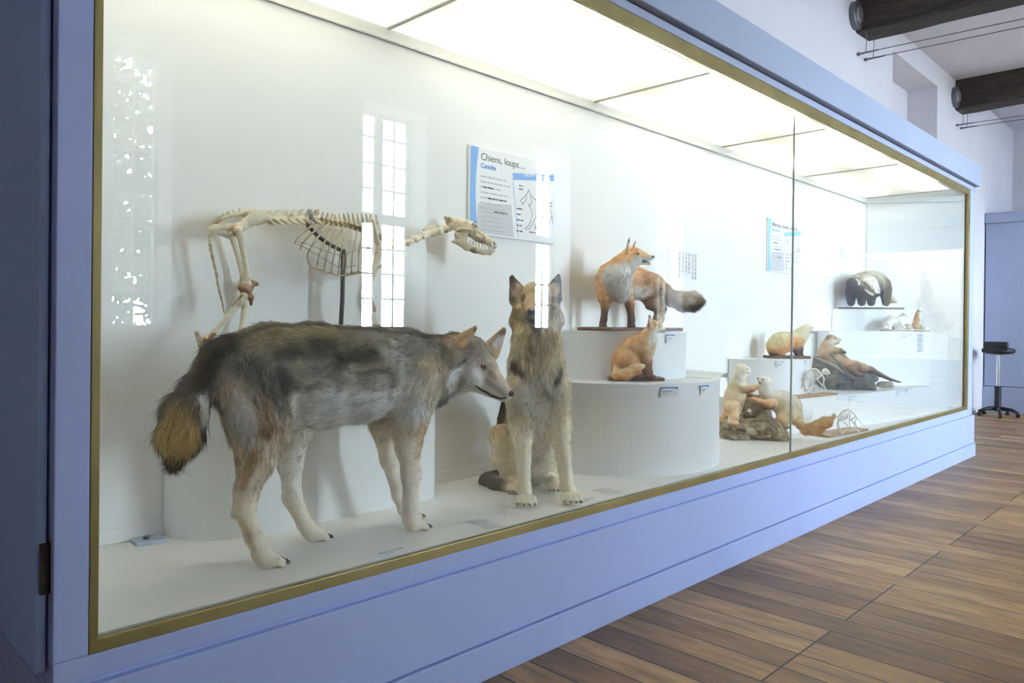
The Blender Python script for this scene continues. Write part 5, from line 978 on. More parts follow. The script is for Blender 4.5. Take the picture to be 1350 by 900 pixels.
def make_badger():
    d = 7.22; c = onD(1146, 403, d); wood_base('flat board under the badger', c[0]+.02, c[1]+.01, RT[:2], .285, .12, ZP7, .018)
    t = thing('badger', 'grey badger with black and white striped face, head on, in the back corner', 'badger', tuple(onD(1146, 402, d))); B = Beast(.0075); B.mott = .12; S_ = lambda u, v, r, dd=0.: S(u, v, r, d=d+dd)
    g, dk, wht, blk = L(166, 158, 136), L(58, 54, 44), L(236, 230, 214), L(44, 40, 34); ly = RT*.2+UP*.3+FW
    B.bone(*S_(1145, 376, 13.5, -.10), *S_(1146, 373.5, 15.5, .08), .05, flat=1.5, fax=RT, c=(L(176, 166, 140), L(130, 122, 100), dk), h=.03, lie=FW+np.array([0, 0, .1])); B.bone(*S_(1146, 373.5, 15.5, .08), *S_(1147, 376, 14, .22), .05, flat=1.45, fax=RT, c=(g, L(128, 120, 100), dk), h=.03, lie=FW)
    B.chain([S_(1144, 376, 12.5, -.22), S_(1142, 373, 15, -.12)], .03, c=(L(140, 130, 106), L(80, 74, 60), blk), h=.010, lie=FW+UP)
    B.chain([S_(1156.5, 388, 3.6, -.33), S_(1152, 383, 7.5, -.30), S_(1146, 377, 11.5, -.25)], .02, c=(wht, L(90, 84, 70), blk), h=.007, lie=UP-RT*.6)
    B.bone(*S_(1150, 388, 5, -.27), *S_(1142, 384, 8, -.22), .02, c=blk, h=.007)
    for u, v in ((1131, 366), (1153, 364.5)): B.bone(*S_(u, v-1.5, 2, -.2), *S_(u, v+1.5, 3, -.2), .008, flat=.5, fax=FW, c=(wht, L(120, 112, 96), blk), h=.004)
    for u0, u1, dd in ((1124, 1122, -.12), (1148, 1148.5, -.16), (1167, 1168, .0), (1136, 1136, .2)):
        B.chain([S_(u0, 382, 8.5, dd), S_(u1, 392, 5.6, dd), S_(u1, 398.5, 4.4, dd-.01), S_(u1+.5, 400.2, 3.2, dd-.05)], .02, c=blk, hs=[.014, .008, .004])
    B.chain([S_(1124, 374, 8, -.1), S_(1123, 386, 6.5, -.12)], .02, c=blk, h=.012); B.chain([S_(1166, 374, 8, -.02), S_(1167, 386, 6.5, 0)], .02, c=blk, h=.012)
    B.chain([S_(1170, 388, 5, .1), S_(1176, 395, 3.4, .08), S_(1179, 396.5, 2, .07)], .015, c=L(200, 190, 164), h=.03)
    D = lambda u, v, dd=0.: onD(u, v, d+dd)
    B.spot(D(1141, 364, -.28), .017, wht, D(1157, 386, -.36), .012, .3, 1., .08); B.spot(D(1125, 366, -.18), .016, L(236, 230, 206), D(1150, 388, -.33), .015, .3, 1., .08)
    B.spot(D(1133, 366, -.25), .018, L(84, 78, 62), D(1151, 384, -.34), .012, .35, .95, .1); B.spot(D(1158, 374, -.2), .02, L(110, 102, 84), D(1160, 386, -.28), .012, .6, .8); B.spot(D(1123, 375, -.2), .022, blk, D(1146, 391, -.28), .012, .5, .95)
    B.spot(D(1131, 365, -.2), .009, wht, soft=.5); B.spot(D(1153, 364.5, -.22), .010, wht, soft=.5); B.spot(D(1139, 369.5, -.28), .014, L(206, 196, 166), soft=.6, amt=.8)
    B.mesh(); B.body(t, SKIN); B.fur(t, FURM, 26000, .0016, lift=.10, jit=.12, banded=.1, var=.22, lmin=.003)
    eye(B, t, 1150, 377, .006, iris=False); eye(B, t, 1143.5, 381, .006, iris=False); nose_at(B, t, onD(1157.4, 388.3, d-.35), .018)
make_badger()
def make_stoats():
    d = 6.98; c = onD(1194, 435, d); wood_base('thin mossy board under the two stoats', c[0]+.015, c[1]+.01, RT[:2], .215, .045, ZP6, .010, MT['paleb'])
    S_ = lambda u, v, r, dd=0.: S(u, v, r, d=d+dd); D = lambda u, v, dd=0.: onD(u, v, d+dd); wht = L(246, 244, 238); crm = L(236, 226, 200)
    zt = ZP6+.010
    for k, (u, v, r, lab) in enumerate(((1199, 430.5, 4.2, 'whitish rock between the two stoats'), (1215.5, 431.5, 3.0, 'small whitish rock right of the brown stoat'), (1177, 432.4, 2.0, 'small dark rock under the white stoat\'s belly'))):
        B = Beast(.004); B.bone(*S_(u-r*.5, v, r, .0), *S_(u+r*.6, v+.4, r*.8, .01), .02, c=crm); B.mesh(); B.V = B.V+B.N*(wob(B.V, 70)*.003)[:, None]; B.V[:, 2] = np.maximum(B.V[:, 2], zt+.0005)
        me = bpy.data.meshes.new('rock'); me.from_pydata([tuple(x) for x in B.V], [], [tuple(int(i) for i in q) for q in B.Q]); o = link('rock', me, mat('pale_rock', (.62, .58, .48), .85, .15, 30) if k < 2 else mat('brown_rock', (.16, .12, .07), .85, .2, 30), None, smooth=True); tag(center_origin(o), lab, 'rock')
    t = thing('stoat', 'white winter stoat crouching on the corner block below the badger', 'stoat', (c[0]-.1, c[1]+.03, zt)); B = Beast(.0036); B.mott = .03
    B.chain([S_(1187, 422, 4.6), S_(1180, 424, 4.6), S_(1172, 423.5, 5.6), S_(1168, 427, 4.6)], .012, c=wht, h=.004); B.chain([S_(1193, 416.5, 3.6), S_(1187.5, 421, 4.2)], .008, c=wht, h=.004); mustelid_head(B, (1192.5, 416), (1198.2, 417.4), 3.5, (wht, wht, wht), wht, S_, dd=-.008)
    B.bone(*S_(1191.4, 413.8, .9, -.012), *S_(1191.6, 414.8, 1.1, -.012), .003, c=wht, h=.001)
    for dd in (-.02, .02): B.chain([S_(1187, 424, 3.2, dd), S_(1189.5, 428.5, 2, dd), S_(1192.5, 431.6, 1.5, dd)], .008, c=wht, h=.003); B.chain([S_(1170, 427, 4, dd), S_(1173.5, 430, 2.2, dd), S_(1169, 432.4, 1.4, dd), S_(1175, 433, 1.3, dd)], .008, c=wht, h=.003)
    B.chain([S_(1166, 427, 2.2, -.01), S_(1166.5, 431, 1.4, -.03), S_(1172, 433, 1.1, -.045)], .006, c=wht, h=.006)
    B.mesh(); B.body(t, SKIN); B.fur(t, FURM, 7000, .0010, lift=.25, jit=.25, var=.08, lmin=.001); eye(B, t, 1194.6, 415.8, .0042, iris=False); eye(B, t, 1191.5, 414.4, .0035, iris=False); nose_at(B, t, onD(1198.2, 417.2, d-.008), .0034)
    t = thing('stoat', 'brown stoat standing upright at the right end of the corner block', 'stoat', (c[0]+.05, c[1]-.1, zt)); B = Beast(.0034); B.mott = .05; B.grey = .34; B.gain = 1.2; o1 = L(200, 150, 84); o2 = L(214, 172, 108)
    B.chain([S_(1211, 411, 2.3), S_(1209, 415, 2.6), S_(1207.8, 421, 3.4), S_(1207, 428, 4.4), S_(1208, 431, 3.6)], .008, c=(o1, o1, o2), h=.004, lie=(0, 0, -1)); B.bone(*S_(1214.2, 410.8, 1, -.004), *S_(1211, 410.4, 2.3, 0), .005, c=(o1, o2, wht), h=.002)
    for dd in (-.015, .015): B.chain([S_(1210, 419, 1.8, dd), S_(1212.5, 422.5, 1.1, dd)], .005, c=o1, h=.002); B.bone(*S_(1207, 430, 2.6, dd), *S_(1212, 432.8, 1.2, dd), .006, c=o1, h=.002)
    B.mesh(); B.body(t, SKIN); B.fur(t, FURM, 4000, .0010, lift=.22, jit=.25, var=.14, lmin=.001); eye(B, t, 1212.2, 409.9, .003, iris=False)
make_stoats()
# ------------------------------------------------------------------ skeletons
def bone_mat(name, col, stain):
    m = bpy.data.materials.new(name); m.use_nodes = True; nt = m.node_tree; N = nt.nodes; Lk = nt.links; b = N['Principled BSDF']
    tc = N.new('ShaderNodeTexCoord'); n = N.new('ShaderNodeTexNoise'); n.inputs['Scale'].default_value = 22; n.inputs['Detail'].default_value = 6
    Lk.new(tc.outputs['Object'], n.inputs['Vector']); r = N.new('ShaderNodeValToRGB'); r.color_ramp.elements[0].color = (*stain, 1); r.color_ramp.elements[0].position = .3; r.color_ramp.elements[1].color = (*col, 1); r.color_ramp.elements[1].position = .48
    Lk.new(n.outputs['Fac'], r.inputs[0]); Lk.new(r.outputs[0], b.inputs['Base Color']); b.inputs['Roughness'].default_value = .5
    return m
BONE = bone_mat('old_bone', srgb(222, 212, 186), srgb(150, 128, 92)); STAIN = bone_mat('stained_bone', srgb(140, 104, 66), srgb(46, 32, 20)); RIB = bone_mat('rib_bone', srgb(190, 174, 138), srgb(110, 92, 64)); WHITEB = bone_mat('bleached_bone', srgb(244, 240, 228), srgb(224, 216, 196))
def sdfobj(name, B, m, parent, rough=0.):
    B.mesh()
    if rough: B.V = B.V+B.N*(wob(B.V, 60)*rough)[:, None]
    me = bpy.data.meshes.new(name); me.from_pydata([tuple(x) for x in B.V], [], [tuple(int(i) for i in q) for q in B.Q]); return link(name, me, m, parent, smooth=True)
def limb(name, pts, m, parent, k=.008, v=.003):
    B = Beast(v); B.chain(pts, k, c=(.5, .5, .5)); return sdfobj(name, B, m, parent)
def curve3(pts, n=24):
    """Catmull-Rom through 3-D points"""
    P = [np.array(p, float) for p in pts]; P = [2*P[0]-P[1]]+P+[2*P[-1]-P[-2]]; out = []
    for i in range(1, len(P)-2):
        for k in range(n):
            t = k/n; a, b, c, d = P[i-1:i+3]; out.append(.5*((2*b)+(c-a)*t+(2*a-5*b+4*c-d)*t*t+(-a+3*b-3*c+d)*t**3))
    out.append(P[-2]); return out
def make_skeleton():
    Y = .67; t = thing('wolf_skeleton', 'mounted skeleton of a large canid on a black rod, behind the wolf', 'skeleton', (1.72, Y, ZP1))
    G = (.5, .5, .5); FY = (0, 1, 0); p = lambda u, v, y=Y: onY(u, v, y); s = lambda u, v, r, y=Y: S(u, v, r, y)
    # pelvis, both halves with the sacrum between
    B = Beast(.0032)
    for dy in (-.045, .045):
        y = Y+dy*.8; B.chain([s(350, 285, 9, y), s(338, 286, 10, y), s(326, 293, 7, y), s(314, 301, 6.5, Y+dy*1.1)], .01, flat=.28, fax=FY, c=G); B.chain([s(314, 301, 6.5, Y+dy*1.1), s(298, 299, 4.2, Y+dy), s(284, 301, 5, Y+dy), s(276, 302, 3.2, Y+dy)], .01, flat=.6, fax=FY, c=G)
        B.chain([s(312, 306, 3.6, Y+dy), s(300, 311, 2.8, Y+dy*.4), s(289, 307, 2.6, Y+dy*.6), s(281, 303, 3, Y+dy)], .008, c=G)
    B.chain([s(346, 283, 4.5), s(334, 281, 5), s(322, 282, 4.5)], .012, c=G); sdfobj('pelvis', B, BONE, t)
    b = nb(); ball(b, p(313, 304.5, Y-.062), .020, 2, (1, .8, 1.2)); obj('hip_joint', b, STAIN, t, 0, True)
    # tail
    tv = [(320, 282), (311.5, 282.5), (305, 283), (298, 285), (291, 288.5), (284.5, 294), (279, 301), (277, 309)]
    tv += [(276.6, 315), (277, 322), (278, 329), (280.4, 340), (283, 352), (285.4, 362), (287, 374), (289.4, 385), (292, 394), (293.6, 402), (295.5, 411), (299, 418)]
    for i, (a, c) in enumerate(zip(tv, tv[1:])):
        r = 3.4*(1-i/len(tv))+.9; a3, c3 = p(*a), p(*c); m3 = (a3+c3)/2; w = rp(r, a3); bb = nb()
        tube(bb, [a3, a3*.8+c3*.2, m3, a3*.2+c3*.8, c3], [w*.9, w*.95, w*.55, w*.9, w*.8], 8)
        if i < 7: tube(bb, [m3, m3+np.array([0, 0, w*1.9])], [w*.5, w*.25], 6)
        obj('tail_vertebra', bb, BONE if i < 9 else RIB, t, 0, True)
    # back: seven lumbar, thirteen thoracic vertebrae
    col = [(350+10.2*i, 288.0-.15*i) for i in range(7)]+[(421.5+6.2*i, 289+i*1.0+max(0, i-6)*1.1) for i in range(13)]; col.append((504, 312))
    for i in range(20):
        (u, v), (u2, v2) = col[i], col[i+1]; du = u2-u; lum = i < 7; th = i-7; B = Beast(.0026)
        B.chain([s(u+.8, v+2, 4.3 if lum else 3.6), s(u+du*.5, v+2.2, 3.2 if lum else 2.8), s(u2-.8, v2+2, 4.3 if lum else 3.6)], .006, c=G)
        if lum:
            B.chain([s(u+du*.4, v-2, 4.5), s(u+du*.62, v-7, 4.0), s(u+du*.85, v-10.5, 2.4)], .006, flat=.25, fax=FY, c=G)
            for dy in (-.030, .030): B.chain([s(u+du*.2, v+1.5, 2.6, Y+dy*.5), s(u+du*.75, v+5.5, 2.4, Y+dy*1.1), s(u+du*1.2, v+8, 1.2, Y+dy*1.6)], .005, c=G)
        else:
            hgt = 9 if th < 4 else 9+(th-3)*1.7; lean = 1.5 if th < 3 else -1.5-.25*th
            B.chain([s(u+du*.5, v-1, 3.0), s(u+du*.5+lean*.5, v-hgt*.55, 1.9), s(u+du*.5+lean, v-hgt, 1.3)], .005, flat=.45, fax=FY, c=G)
            for dy in (-.022, .022): B.bone(*s(u+du*.5, v, 2.4, Y+dy*.4), *s(u+du*.4, v-1, 1.6, Y+dy), .005, c=G)
        sdfobj('vertebra', B, BONE if lum else RIB, t)
    # neck
    nk = [(505, 314.5), (516, 319), (527, 321), (538, 319.5), (548, 315), (557, 310), (572, 306.5), (588, 302)]
    for i, (a, c) in enumerate(zip(nk, nk[1:])):
        B = Beast(.0028); du, dv = c[0]-a[0], c[1]-a[1]; big = i == 5; r0 = 4.0+.22*i
        B.chain([s(a[0]+.6, a[1], r0), s(a[0]+du*.5, a[1]+dv*.5, r0*.7), s(c[0]-.6, c[1], r0)], .007, c=G)
        if big: B.chain([s(560, 303, 3.6), s(566, 299.5, 4), s(574, 298, 2.6)], .008, flat=.25, fax=FY, c=G)
        elif i < 6: B.chain([s(a[0]+du*.5, a[1]+dv*.5-2, 2.6), s(a[0]+du*.45, a[1]+dv*.5-8+i*.5, 1.3)], .005, flat=.4, fax=FY, c=G)
        else:
            for dy in (-.03, .03): B.bone(*s(580, 304, 4.5, Y+dy*.4), *s(582, 306, 4.2, Y+dy), .008, flat=.5, fax=FY, c=G)
        for dy in (-.022, .022):
            if i < 6: B.bone(*s(a[0]+du*.5, a[1]+dv*.5+2, 2.2, Y+dy*.4), *s(a[0]+du*.2, a[1]+dv*.5+5, 1.6, Y+dy), .005, c=G)
        sdfobj('neck_vertebra', B, BONE, t)
    # ribs: bow out, then sweep back and down to the costal arch
    ends = [(389, 321), (396, 329), (405, 340), (418, 351), (428, 357), (437, 360), (446, 361.5), (455, 362), (463, 361), (472, 359.5), (481, 358), (490, 357), (498, 355)]
    for i in range(13):
        u0, v0 = col[7+i][0]+(0 if i else -3), col[7+i][1]+3; u1, v1 = ends[i]; fl = i < 2
        for sg in (-1, 1):
            bow = (.045 if fl else .085-.0035*max(0, i-4)); P0 = p(u0, v0, Y+sg*.012); P1 = p(u1, v1, Y+sg*(bow*.75 if fl else .022+.004*(12-i)))
            q = [P0, p(u0+(u1-u0)*.25, v0+(v1-v0)*.20, Y+sg*bow*.75), p(u0+(u1-u0)*.62-1, v0+(v1-v0)*.52, Y+sg*bow), p(u0+(u1-u0)*.92, v0+(v1-v0)*.8, Y+sg*bow*.85), P1]
            pts = curve3(q, 6); b = nb(); tube(b, pts, [.0052*(1-.25*k/len(pts)) for k in range(len(pts))], 8, flat=.65); obj('rib', b, RIB, t, 0, True)
    for sg in (-1, 1):                                                                                       # costal arch
        b = nb(); tube(b, curve3([p(405, 340, Y+sg*.06), p(409, 350, Y+sg*.06), p(420, 355, Y+sg*.055), p(434, 359.5, Y+sg*.045), p(446, 363, Y+sg*.035), p(458, 362, Y+sg*.02)], 6), .0034, 7); obj('costal_cartilage', b, RIB, t, 0, True)
    st = [(456, 362), (464, 360.5), (472, 359), (480, 357.5), (488, 356), (496, 354), (503, 350)]
    for a, c in zip(st, st[1:]): b = nb(); a3, c3 = p(*a), p(*c); tube(b, [a3, (a3+c3)/2, c3], [.008, .0055, .008], 8); obj('sternum_segment', b, RIB, t, 0, True)
    # shoulder blades and fore limbs
    for dy in (-.085, .085):
        y = Y+dy; B = Beast(.003); B.chain([s(488, 287, 2.5, y), s(491, 298, 6, y), s(496, 316, 4.5, y), s(500, 325, 4, y)], .008, flat=.16, fax=FY, c=G); B.bone(*s(497, 287, 2.5, y), *s(497, 305, 5, y), .008, flat=.16, fax=FY, c=G); B.bone(*s(492, 290, 1.2, y+np.sign(dy)*.006), *s(500, 321, 1.6, y+np.sign(dy)*.012), .004, c=G); sdfobj('shoulder_blade', B, BONE, t)
        limb('upper_foreleg_bone', [s(500, 328, 5, y), s(498, 336, 4, y), s(489, 375, 3, y), s(487, 394, 4.6, y)], BONE, t)
        limb('elbow_joint', [s(487, 396, 5, y), s(491, 408, 5, y)], STAIN, t)
        limb('lower_foreleg_bone', [s(489, 402, 4, y), s(495, 428, 3.2, y), s(499, 452, 3.4, y), s(499, 468, 4.2, y)], BONE, t); limb('elbow_bone', [s(484, 396, 3.6, y+.008), s(488, 412, 2.6, y+.008), s(494, 440, 2, y+.008), s(497, 466, 2.6, y+.008)], RIB, t)
        zf = ZP1+.012; a3 = p(499, 470, y); limb('forefoot', [(a3, .013), (np.array([a3[0]+.005, y, (a3[2]*.45+zf*.55)]), .012), (np.array([a3[0]+.03, y, zf+.01]), .013), (np.array([a3[0]+.09, y, zf]), .010)], BONE, t)
    # hind limbs
    for near, dy in ((1, -.07), (0, .07)):
        y = Y+dy; fem = [s(314, 304, 6, y), s(317, 312, 4.6, y), s(323, 345, 3.4, y), s(326, 366, 4, y), s(325, 374, 6.5, y)] if near else [s(303, 303, 5, y), s(306, 312, 4, y), s(316, 345, 3.2, y), s(321, 368, 4, y), s(320, 374, 6, y)]
        limb('thigh_bone', fem, BONE, t)
        B = Beast(.003); B.chain([s(319, 379, 5.5, y), s(325, 383, 6, y), s(331, 377, 4.5, y)], .01, c=G); B.bone(*s(331, 371, 2.8, y), *s(338, 374, 3.2, y), .006, c=G); B.bone(*s(321, 389, 4.6, y), *s(331, 391, 4, y), .008, c=G); B.bone(*s(331, 392, 3.6, y), *s(331, 402, 1.6, y), .006, c=G); sdfobj('knee_joint', B, STAIN, t, .001)
        if near:
            limb('shin_bone', [s(322, 389, 6, y), s(315, 400, 4.6, y), s(300, 418, 3.6, y), s(283, 437, 3.4, y), s(272, 447, 4.6, y)], BONE, t); limb('shin_joint', [s(281, 440, 4.2, y), s(270, 449, 4.8, y)], STAIN, t); b = nb(); tube(b, [p(319, 388, y-.012), p(305, 405, y-.015)], [.0045, .001], 6); obj('fibula', b, STAIN, t, 0, True)
            B = Beast(.003); B.chain([s(259, 438, 3, y), s(262, 446, 3.4, y), s(266, 455, 4.4, y)], .008, c=G); sdfobj('heel_bone', B, BONE, t)
            limb('foot_bone', [s(265, 454, 4.6, y), s(270, 466, 4, y), s(277, 490, 3.6, y), s(285, 512, 4, y), s(296, 517, 3, y)], RIB, t)
        else:
            limb('shin_bone', [s(325, 388, 5.5, y), s(323, 400, 4.2, y), s(318, 432, 2.8, y), s(314, 455, 4, y)], BONE, t); limb('foot_bone', [s(312, 452, 4, y), s(316, 470, 3.6, y), s(322, 496, 3.4, y), s(333, 507, 2.8, y)], RIB, t)
    # skull
    dS = depth(p(610, 310)); k = lambda u, v, r, dd=0.: S(u, v, r, d=dS+dd); B = Beast(.0028)
    B.chain([k(604, 297, 8.5), k(613, 300, 9.5), k(622, 302, 8)], .015, c=G, flat=.9, fax=FW); B.chain([k(587, 286.5, 2.2), k(592, 289, 3.4), k(606, 291, 3), k(622, 294, 2.6)], .008, c=G, flat=.5, fax=FW); B.bone(*k(588, 287, 2), *k(593, 301, 4), .01, c=G, flat=.6, fax=FW)
    B.chain([k(620, 303, 8.5), k(631, 312, 6.8), k(640, 316.5, 5.7), k(647, 320, 4.7), k(652, 324.5, 3.4)], .012, c=G, flat=.85, fax=FW); B.bone(*k(625, 296.5, 3.2, -.02), *k(628, 297.5, 2, -.03), .006, c=G); B.bone(*k(625, 296.5, 3.2, .03), *k(628, 297.5, 2, .04), .006, c=G)
    for dd in (-.055, .055): B.chain([k(603, 303.5, 2.4, dd*.6), k(612, 301.5, 2.2, dd), k(621, 303, 2.2, dd), k(628, 310, 2.6, dd*.8), k(634, 314, 3, dd*.5)], .006, c=G)
    B.chain([k(606, 305, 4, -.02), k(602, 309, 3.5, -.02)], .008, c=G); B.cut(k(621, 307.5, 3.6, -.075)[0], .009, k(622, 309, 3, -.03)[0], .008, .004); B.cut(k(625.5, 306.5, 1, -.06)[0], .010, k(624, 308, 1, -.025)[0], .009, .004); B.cut(k(652, 322, 1, -.02)[0], .008, k(647, 320, 1, .02)[0], .006, .004)
    sk = sdfobj('skull', B, BONE, t)
    B = Beast(.0028)
    for dd in (-.036, .036): B.chain([k(602, 309, 3.4, dd*1.2), k(606, 317, 5.6, dd*1.1), k(615, 324.5, 5.4, dd), k(626, 329, 4.4, dd*.75), k(637, 332, 3.8, dd*.5), k(646, 332.8, 3.3, dd*.25), k(650.5, 330.5, 2.8, dd*.1)], .01, flat=.45, fax=FW, c=G); B.chain([k(609, 318, 6.5, dd*1.1), k(612, 306, 6, dd*1.15)], .01, flat=.3, fax=FW, c=G); B.bone(*k(604, 319, 3.4, dd*1.1), *k(597, 318.5, 2, dd*1.1), .006, c=G)
    jw = sdfobj('lower_jaw', B, BONE, t)
    for dd in (-.030, .030):
        for j in range(7):
            u = 620+j*4.0; v = 316.6+j*1.16; b = nb(); a3 = onD(u, v, dS+dd*(1-j*.08)); c3 = onD(u+.3, v+5.0+(1.2 if j % 2 else 0), dS+dd*(1-j*.08)); tube(b, [a3, a3*.5+c3*.5, c3], [.0048, .0044, .0008], 6); obj('upper_tooth', b, TOOTH, sk, 0, True)
            b = nb(); a3 = onD(u-1, v+8.6, dS+dd*(1-j*.08)); c3 = onD(u-.8, v+3.6, dS+dd*(1-j*.08)); tube(b, [a3, a3*.5+c3*.5, c3], [.0045, .0042, .0008], 6); obj('lower_tooth', b, TOOTH, jw, 0, True)
        b = nb(); tube(b, curve3([onD(647.5, 322.5, dS+dd*.4), onD(649.2, 327, dS+dd*.4), onD(648.5, 331.5, dS+dd*.4)], 3), [.0052, .0055, .005, .0042, .003, .002, .001], 8); obj('upper_canine', b, TOOTH, sk, 0, True)
        b = nb(); tube(b, curve3([onD(645.5, 332, dS+dd*.38), onD(645.5, 327, dS+dd*.38), onD(644, 323, dS+dd*.38)], 3), [.005, .005, .0046, .004, .003, .002, .001], 8); obj('lower_canine', b, TOOTH, jw, 0, True)
    b = nb(); tube(b, [onD(622, 296, dS-.03), onD(628, 291, dS-.035)], .0018, 6); obj('pin', b, MT['wire'], t)
    # iron stand
    fz = ZP1; foot = p(446, 440); b = nb(); tube(b, [p(406, 296), p(413, 305), p(422, 313.5), p(436, 323), p(448, 329), p(452.5, 331.5)], .0085, 10); obj('support_arm', b, MT['dark'], t, 0, True)
    e = p(452.5, 331); b = nb(); tube(b, [e+np.array([0, 0, .008]), np.array([e[0]-.002, Y, e[2]-.2]), np.array([foot[0]-.003, Y, fz+.012])], .0095, 12); obj('support_rod', b, MT['dark'], t, 0, True)
    b = nb(); lathe(b, [(.09, fz+.0005), (.09, fz+.008), (.02, fz+.014), (.012, fz+.03)], (foot[0]-.003, Y)); obj('foot_plate', b, MT['dark'], t)
    b = nb(); c3 = p(408, 289); pts = [c3+np.array([.35*math.cos(a)*.02, math.cos(a)*.026, math.sin(a)*.036]) for a in np.linspace(-PI/2, PI*1.35, 26)]; tube(b, pts, .0055, 8, flat=1.6); obj('collar', b, MT['iron'], t, 0, True)
    for v0 in (0, 1): b = nb(); tube(b, curve3([p(392, 321-3*v0, Y-.06), p(405, 328-6*v0, Y-.085), p(425, 340-11*v0, Y-.092), p(447, 352-16*v0, Y-.085), p(470, 350-20*v0, Y-.07)], 6), .0011, 5); obj('binding_wire', b, MT['wire'], t)
make_skeleton()
def small_skeleton(label, d, joint, base, post=None):
    """joint: pixel points of one little skeleton, mounted on a board"""
    p = lambda q, dd=0.: onD(q[0], q[1], d+dd); (bc, bax, bx, by, bz, bh, bl) = base
    wood_base(bl, bc[0], bc[1], bax, bx, by, bz, bh, MT['paleb'], 'pale boards of the small skeletons')
    t = thing('small_skeleton', label, 'skeleton', (bc[0], bc[1], bz+bh)); mm = d/F; s_ = lambda q, r, dd=0.: (p(q, dd), r*mm)
    sp = curve3([p(q) for q in joint['spine']], 4)
    for i in range(len(sp)-1): b = nb(); a, c = sp[i], sp[i+1]; tube(b, [a, (a+c)/2, c], [1.25*mm, .9*mm, 1.25*mm], 6); tube(b, [(a+c)/2, (a+c)/2+np.array([0, 0, 1.9*mm])], [.6*mm, .3*mm], 5); obj('vertebra', b, WHITEB, t, 0, True)
    B = Beast(.0022); (su, sv), (nu, nv), r = joint['skull']; B.chain([s_((su, sv), r), s_((su*.6+nu*.4, sv*.6+nv*.4), r*.8), s_((nu, nv), r*.42)], .006, c=(.5, .5, .5)); B.cut(p((su*.62+nu*.38, sv*.62+nv*.38), -r*mm*.9), r*mm*.36, p((su*.62+nu*.38, sv*.62+nv*.38), -r*mm*.5), r*mm*.3, .002); sdfobj('skull', B, WHITEB, t)
    nr = len(joint['ribs'])
    for k, (a, c) in enumerate(joint['ribs']):
        for sg in (-1, 1):
            w = sg*.024; b = nb(); tube(b, curve3([p(a), p((a[0]*.75+c[0]*.25, a[1]*.75+c[1]*.25), w*.9), p((a[0]*.35+c[0]*.65, a[1]*.35+c[1]*.65), w), p(c, w*.25)], 4), .62*mm, 6); obj('rib', b, WHITEB, t, 0, True)
    b = nb(); tube(b, [p(c) for a, c in joint['ribs']], .8*mm, 6); obj('sternum', b, WHITEB, t, 0, True)
    for nm, ch, dd in joint['legs']:
        for i, (a, c) in enumerate(zip(ch, ch[1:])):
            a3, c3 = p(a, dd), p(c, dd); b = nb(); tube(b, [a3, a3*.85+c3*.15, (a3+c3)/2, a3*.15+c3*.85, c3], [1.1*mm, .95*mm, .62*mm, .95*mm, 1.05*mm], 7); obj(nm, b, WHITEB, t, 0, True)
    b = nb(); tp = curve3([p(q) for q in joint['tail']], 5); tube(b, tp, [(1.0-.7*i/len(tp))*mm for i in range(len(tp))], 6); obj('tail', b, WHITEB, t, 0, True)
    for a, c in post or []: b = nb(); tube(b, [p(a), p(c)], .55*mm, 8); obj('support_pin', b, MT['steel'], t)
    return t
d1 = 5.70; c1 = onD(1073, 517.5, d1)
small_skeleton('small white skeleton with arched back on the step plinth, before the mossy stump', d1, dict(spine=[(1059.5, 500), (1062, 494), (1067, 488.5), (1072.5, 486.6), (1078, 488), (1082, 492), (1084, 495)], skull=((1088, 489.5), (1092.5, 491.5), 4.3),
    ribs=[((1066+2.4*k, 490-1.2*math.sin(.5*k)), (1069+2.1*k, 503-1.2*k)) for k in range(7)], legs=[('hind_leg_bone', [(1060.5, 498), (1060, 506), (1062, 515), (1067, 518)], .02), ('hind_leg_bone', [(1063, 496), (1073.5, 507.5), (1062.5, 515.5), (1069, 518.5)], -.03), ('fore_leg_bone', [(1084, 494), (1086.5, 499.5), (1085, 507), (1089.5, 514.5)], -.02), ('fore_leg_bone', [(1083, 495), (1077, 500), (1082.5, 506), (1085, 514)], .025)],
    tail=[(1059, 501), (1058, 508), (1056, 512), (1051, 516)]), ((c1[0]+.0, c1[1]+.01), (1, -.10), .29, .06, ZP5, .014, 'pale board under the arched small skeleton on the step'), [((1073, 488), (1073, 517))])
d2 = 5.43; c2 = np.array([5.68, .115])
small_skeleton('small white skeleton bowing its skull on a board by the gold trim', d2, dict(spine=[(1104, 549.5), (1107.4, 547), (1110, 543.5), (1114, 541), (1119, 540.3), (1124, 543), (1128, 547), (1130.5, 551)], skull=((1100.5, 547.5), (1097, 551), 4.0),
    ribs=[((1107+2.2*k, 546.5-1.0*k), (1106+2.3*k, 555.5-1.0*k)) for k in range(6)], legs=[('fore_leg_bone', [(1107, 551), (1114.5, 557.5), (1118, 561), (1114, 567), (1109, 572)], -.02), ('fore_leg_bone', [(1105, 552), (1105, 558), (1108, 567.5), (1111.5, 571)], .02), ('hind_leg_bone', [(1130, 550.5), (1127.5, 557), (1130, 562.5), (1129, 567), (1133.5, 568.6)], -.02), ('hind_leg_bone', [(1128, 549), (1122, 553), (1127, 559), (1127, 566), (1131, 567.5)], .03)],
    tail=[(1131, 551), (1134, 555), (1138, 559.5), (1142.5, 563)]), (c2, (1, -.10), .31, .075, ZB, .016, 'pale board under the small skeleton by the gold trim'), [((1104, 556), (1104.2, 573)), ((1120, 543), (1120, 569))])
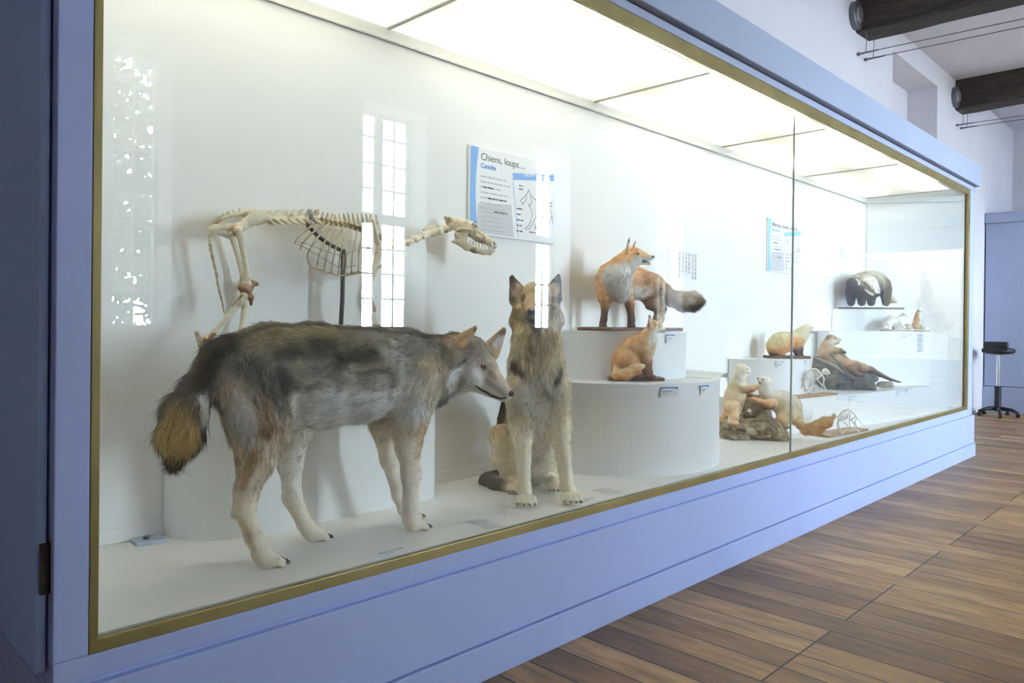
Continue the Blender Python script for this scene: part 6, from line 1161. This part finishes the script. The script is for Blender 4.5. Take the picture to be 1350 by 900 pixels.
# ------------------------------------------------------------------ what the windows look out on (seen mirrored in the glass)
g = nb(); box(g, -40, 60, -45, Y0-WD-.02, -3.1, -3.0); o = obj('ground_outside', g, mat('pale_gravel', (.45, .43, .38), .9, .1, 2)); o['kind'] = 'structure'
LEAF = mat('leaf_green', (.028, .05, .016), .6, .4, 6); BARK = mat('tree_bark', (.08, .06, .04), .9, .3, 10)
def tree(x, y, h, r, lab, n=2600):
    t = thing('tree', lab, 'tree', (x, y, -3)); b = nb(); tube(b, [(x, y, -3), (x+.1, y, h*.3), (x, y+.1, h*.7)], [.22, .16, .06], 10)
    obj('trunk', b, BARK, t, 0, True); me = bpy.data.meshes.new('foliage'); R = np.random.default_rng(int(abs(x*10))); V = []; Fc = []
    for i in range(n):
        q = R.normal(size=3); q = q/np.linalg.norm(q)*R.random()**.4*r*np.array([1, .8, 1.25]); c = np.array([x, y, h*.55])+q; a, d_ = R.normal(size=3), R.normal(size=3); a = a/np.linalg.norm(a)*.13; d_ = d_/np.linalg.norm(d_)*.07; k = len(V); V += [c-a, c+d_, c+a, c-d_]; Fc.append((k, k+1, k+2, k+3))
    me.from_pydata([tuple(v) for v in V], [], Fc); o = link('foliage', me, LEAF, t); o['kind'] = 'stuff'; return t
tree(3.0, -9.2, 5.6, 2.0, 'leafy tree outside the first window, mirrored at the far left of the glass', 6500)
tree(16.6, -9.3, 5.0, 2.3, 'leafy tree added outside the last window to dim its reflection beside the fox', 11000)  # added tree: its dense foliage blocks sky and dims the last window's mirror image
# ------------------------------------------------------------------ monkey mount in the far vitrine, seen mirrored in the glass
def mir(u, v, x=14.4): p = onX(u, v, x); p[1] = -p[1]; return p
t = thing('mounted_monkey', 'small grey monkey sitting in the far vitrine, mirrored at the glass\'s right end', 'monkey', tuple(mir(1226, 436))); B = Beast(.012); mk = 11.3/F
for ch in ([(1222, 372, 9), (1224, 392, 10), (1232, 415, 14), (1238, 428, 13)], [(1220, 358, 7), (1221, 366, 6)], [(1222, 384, 5), (1212, 398, 4), (1208, 418, 3), (1212, 432, 3)], [(1238, 426, 9), (1222, 416, 6), (1216, 434, 5), (1208, 436, 3)], [(1242, 430, 4), (1252, 432, 2.5), (1258, 424, 2)]):
    B.chain([(mir(u, v), r*mk) for u, v, r in ch], .04, c=L(188, 180, 164), h=.02)
B.mesh(); B.body(t, SKIN)
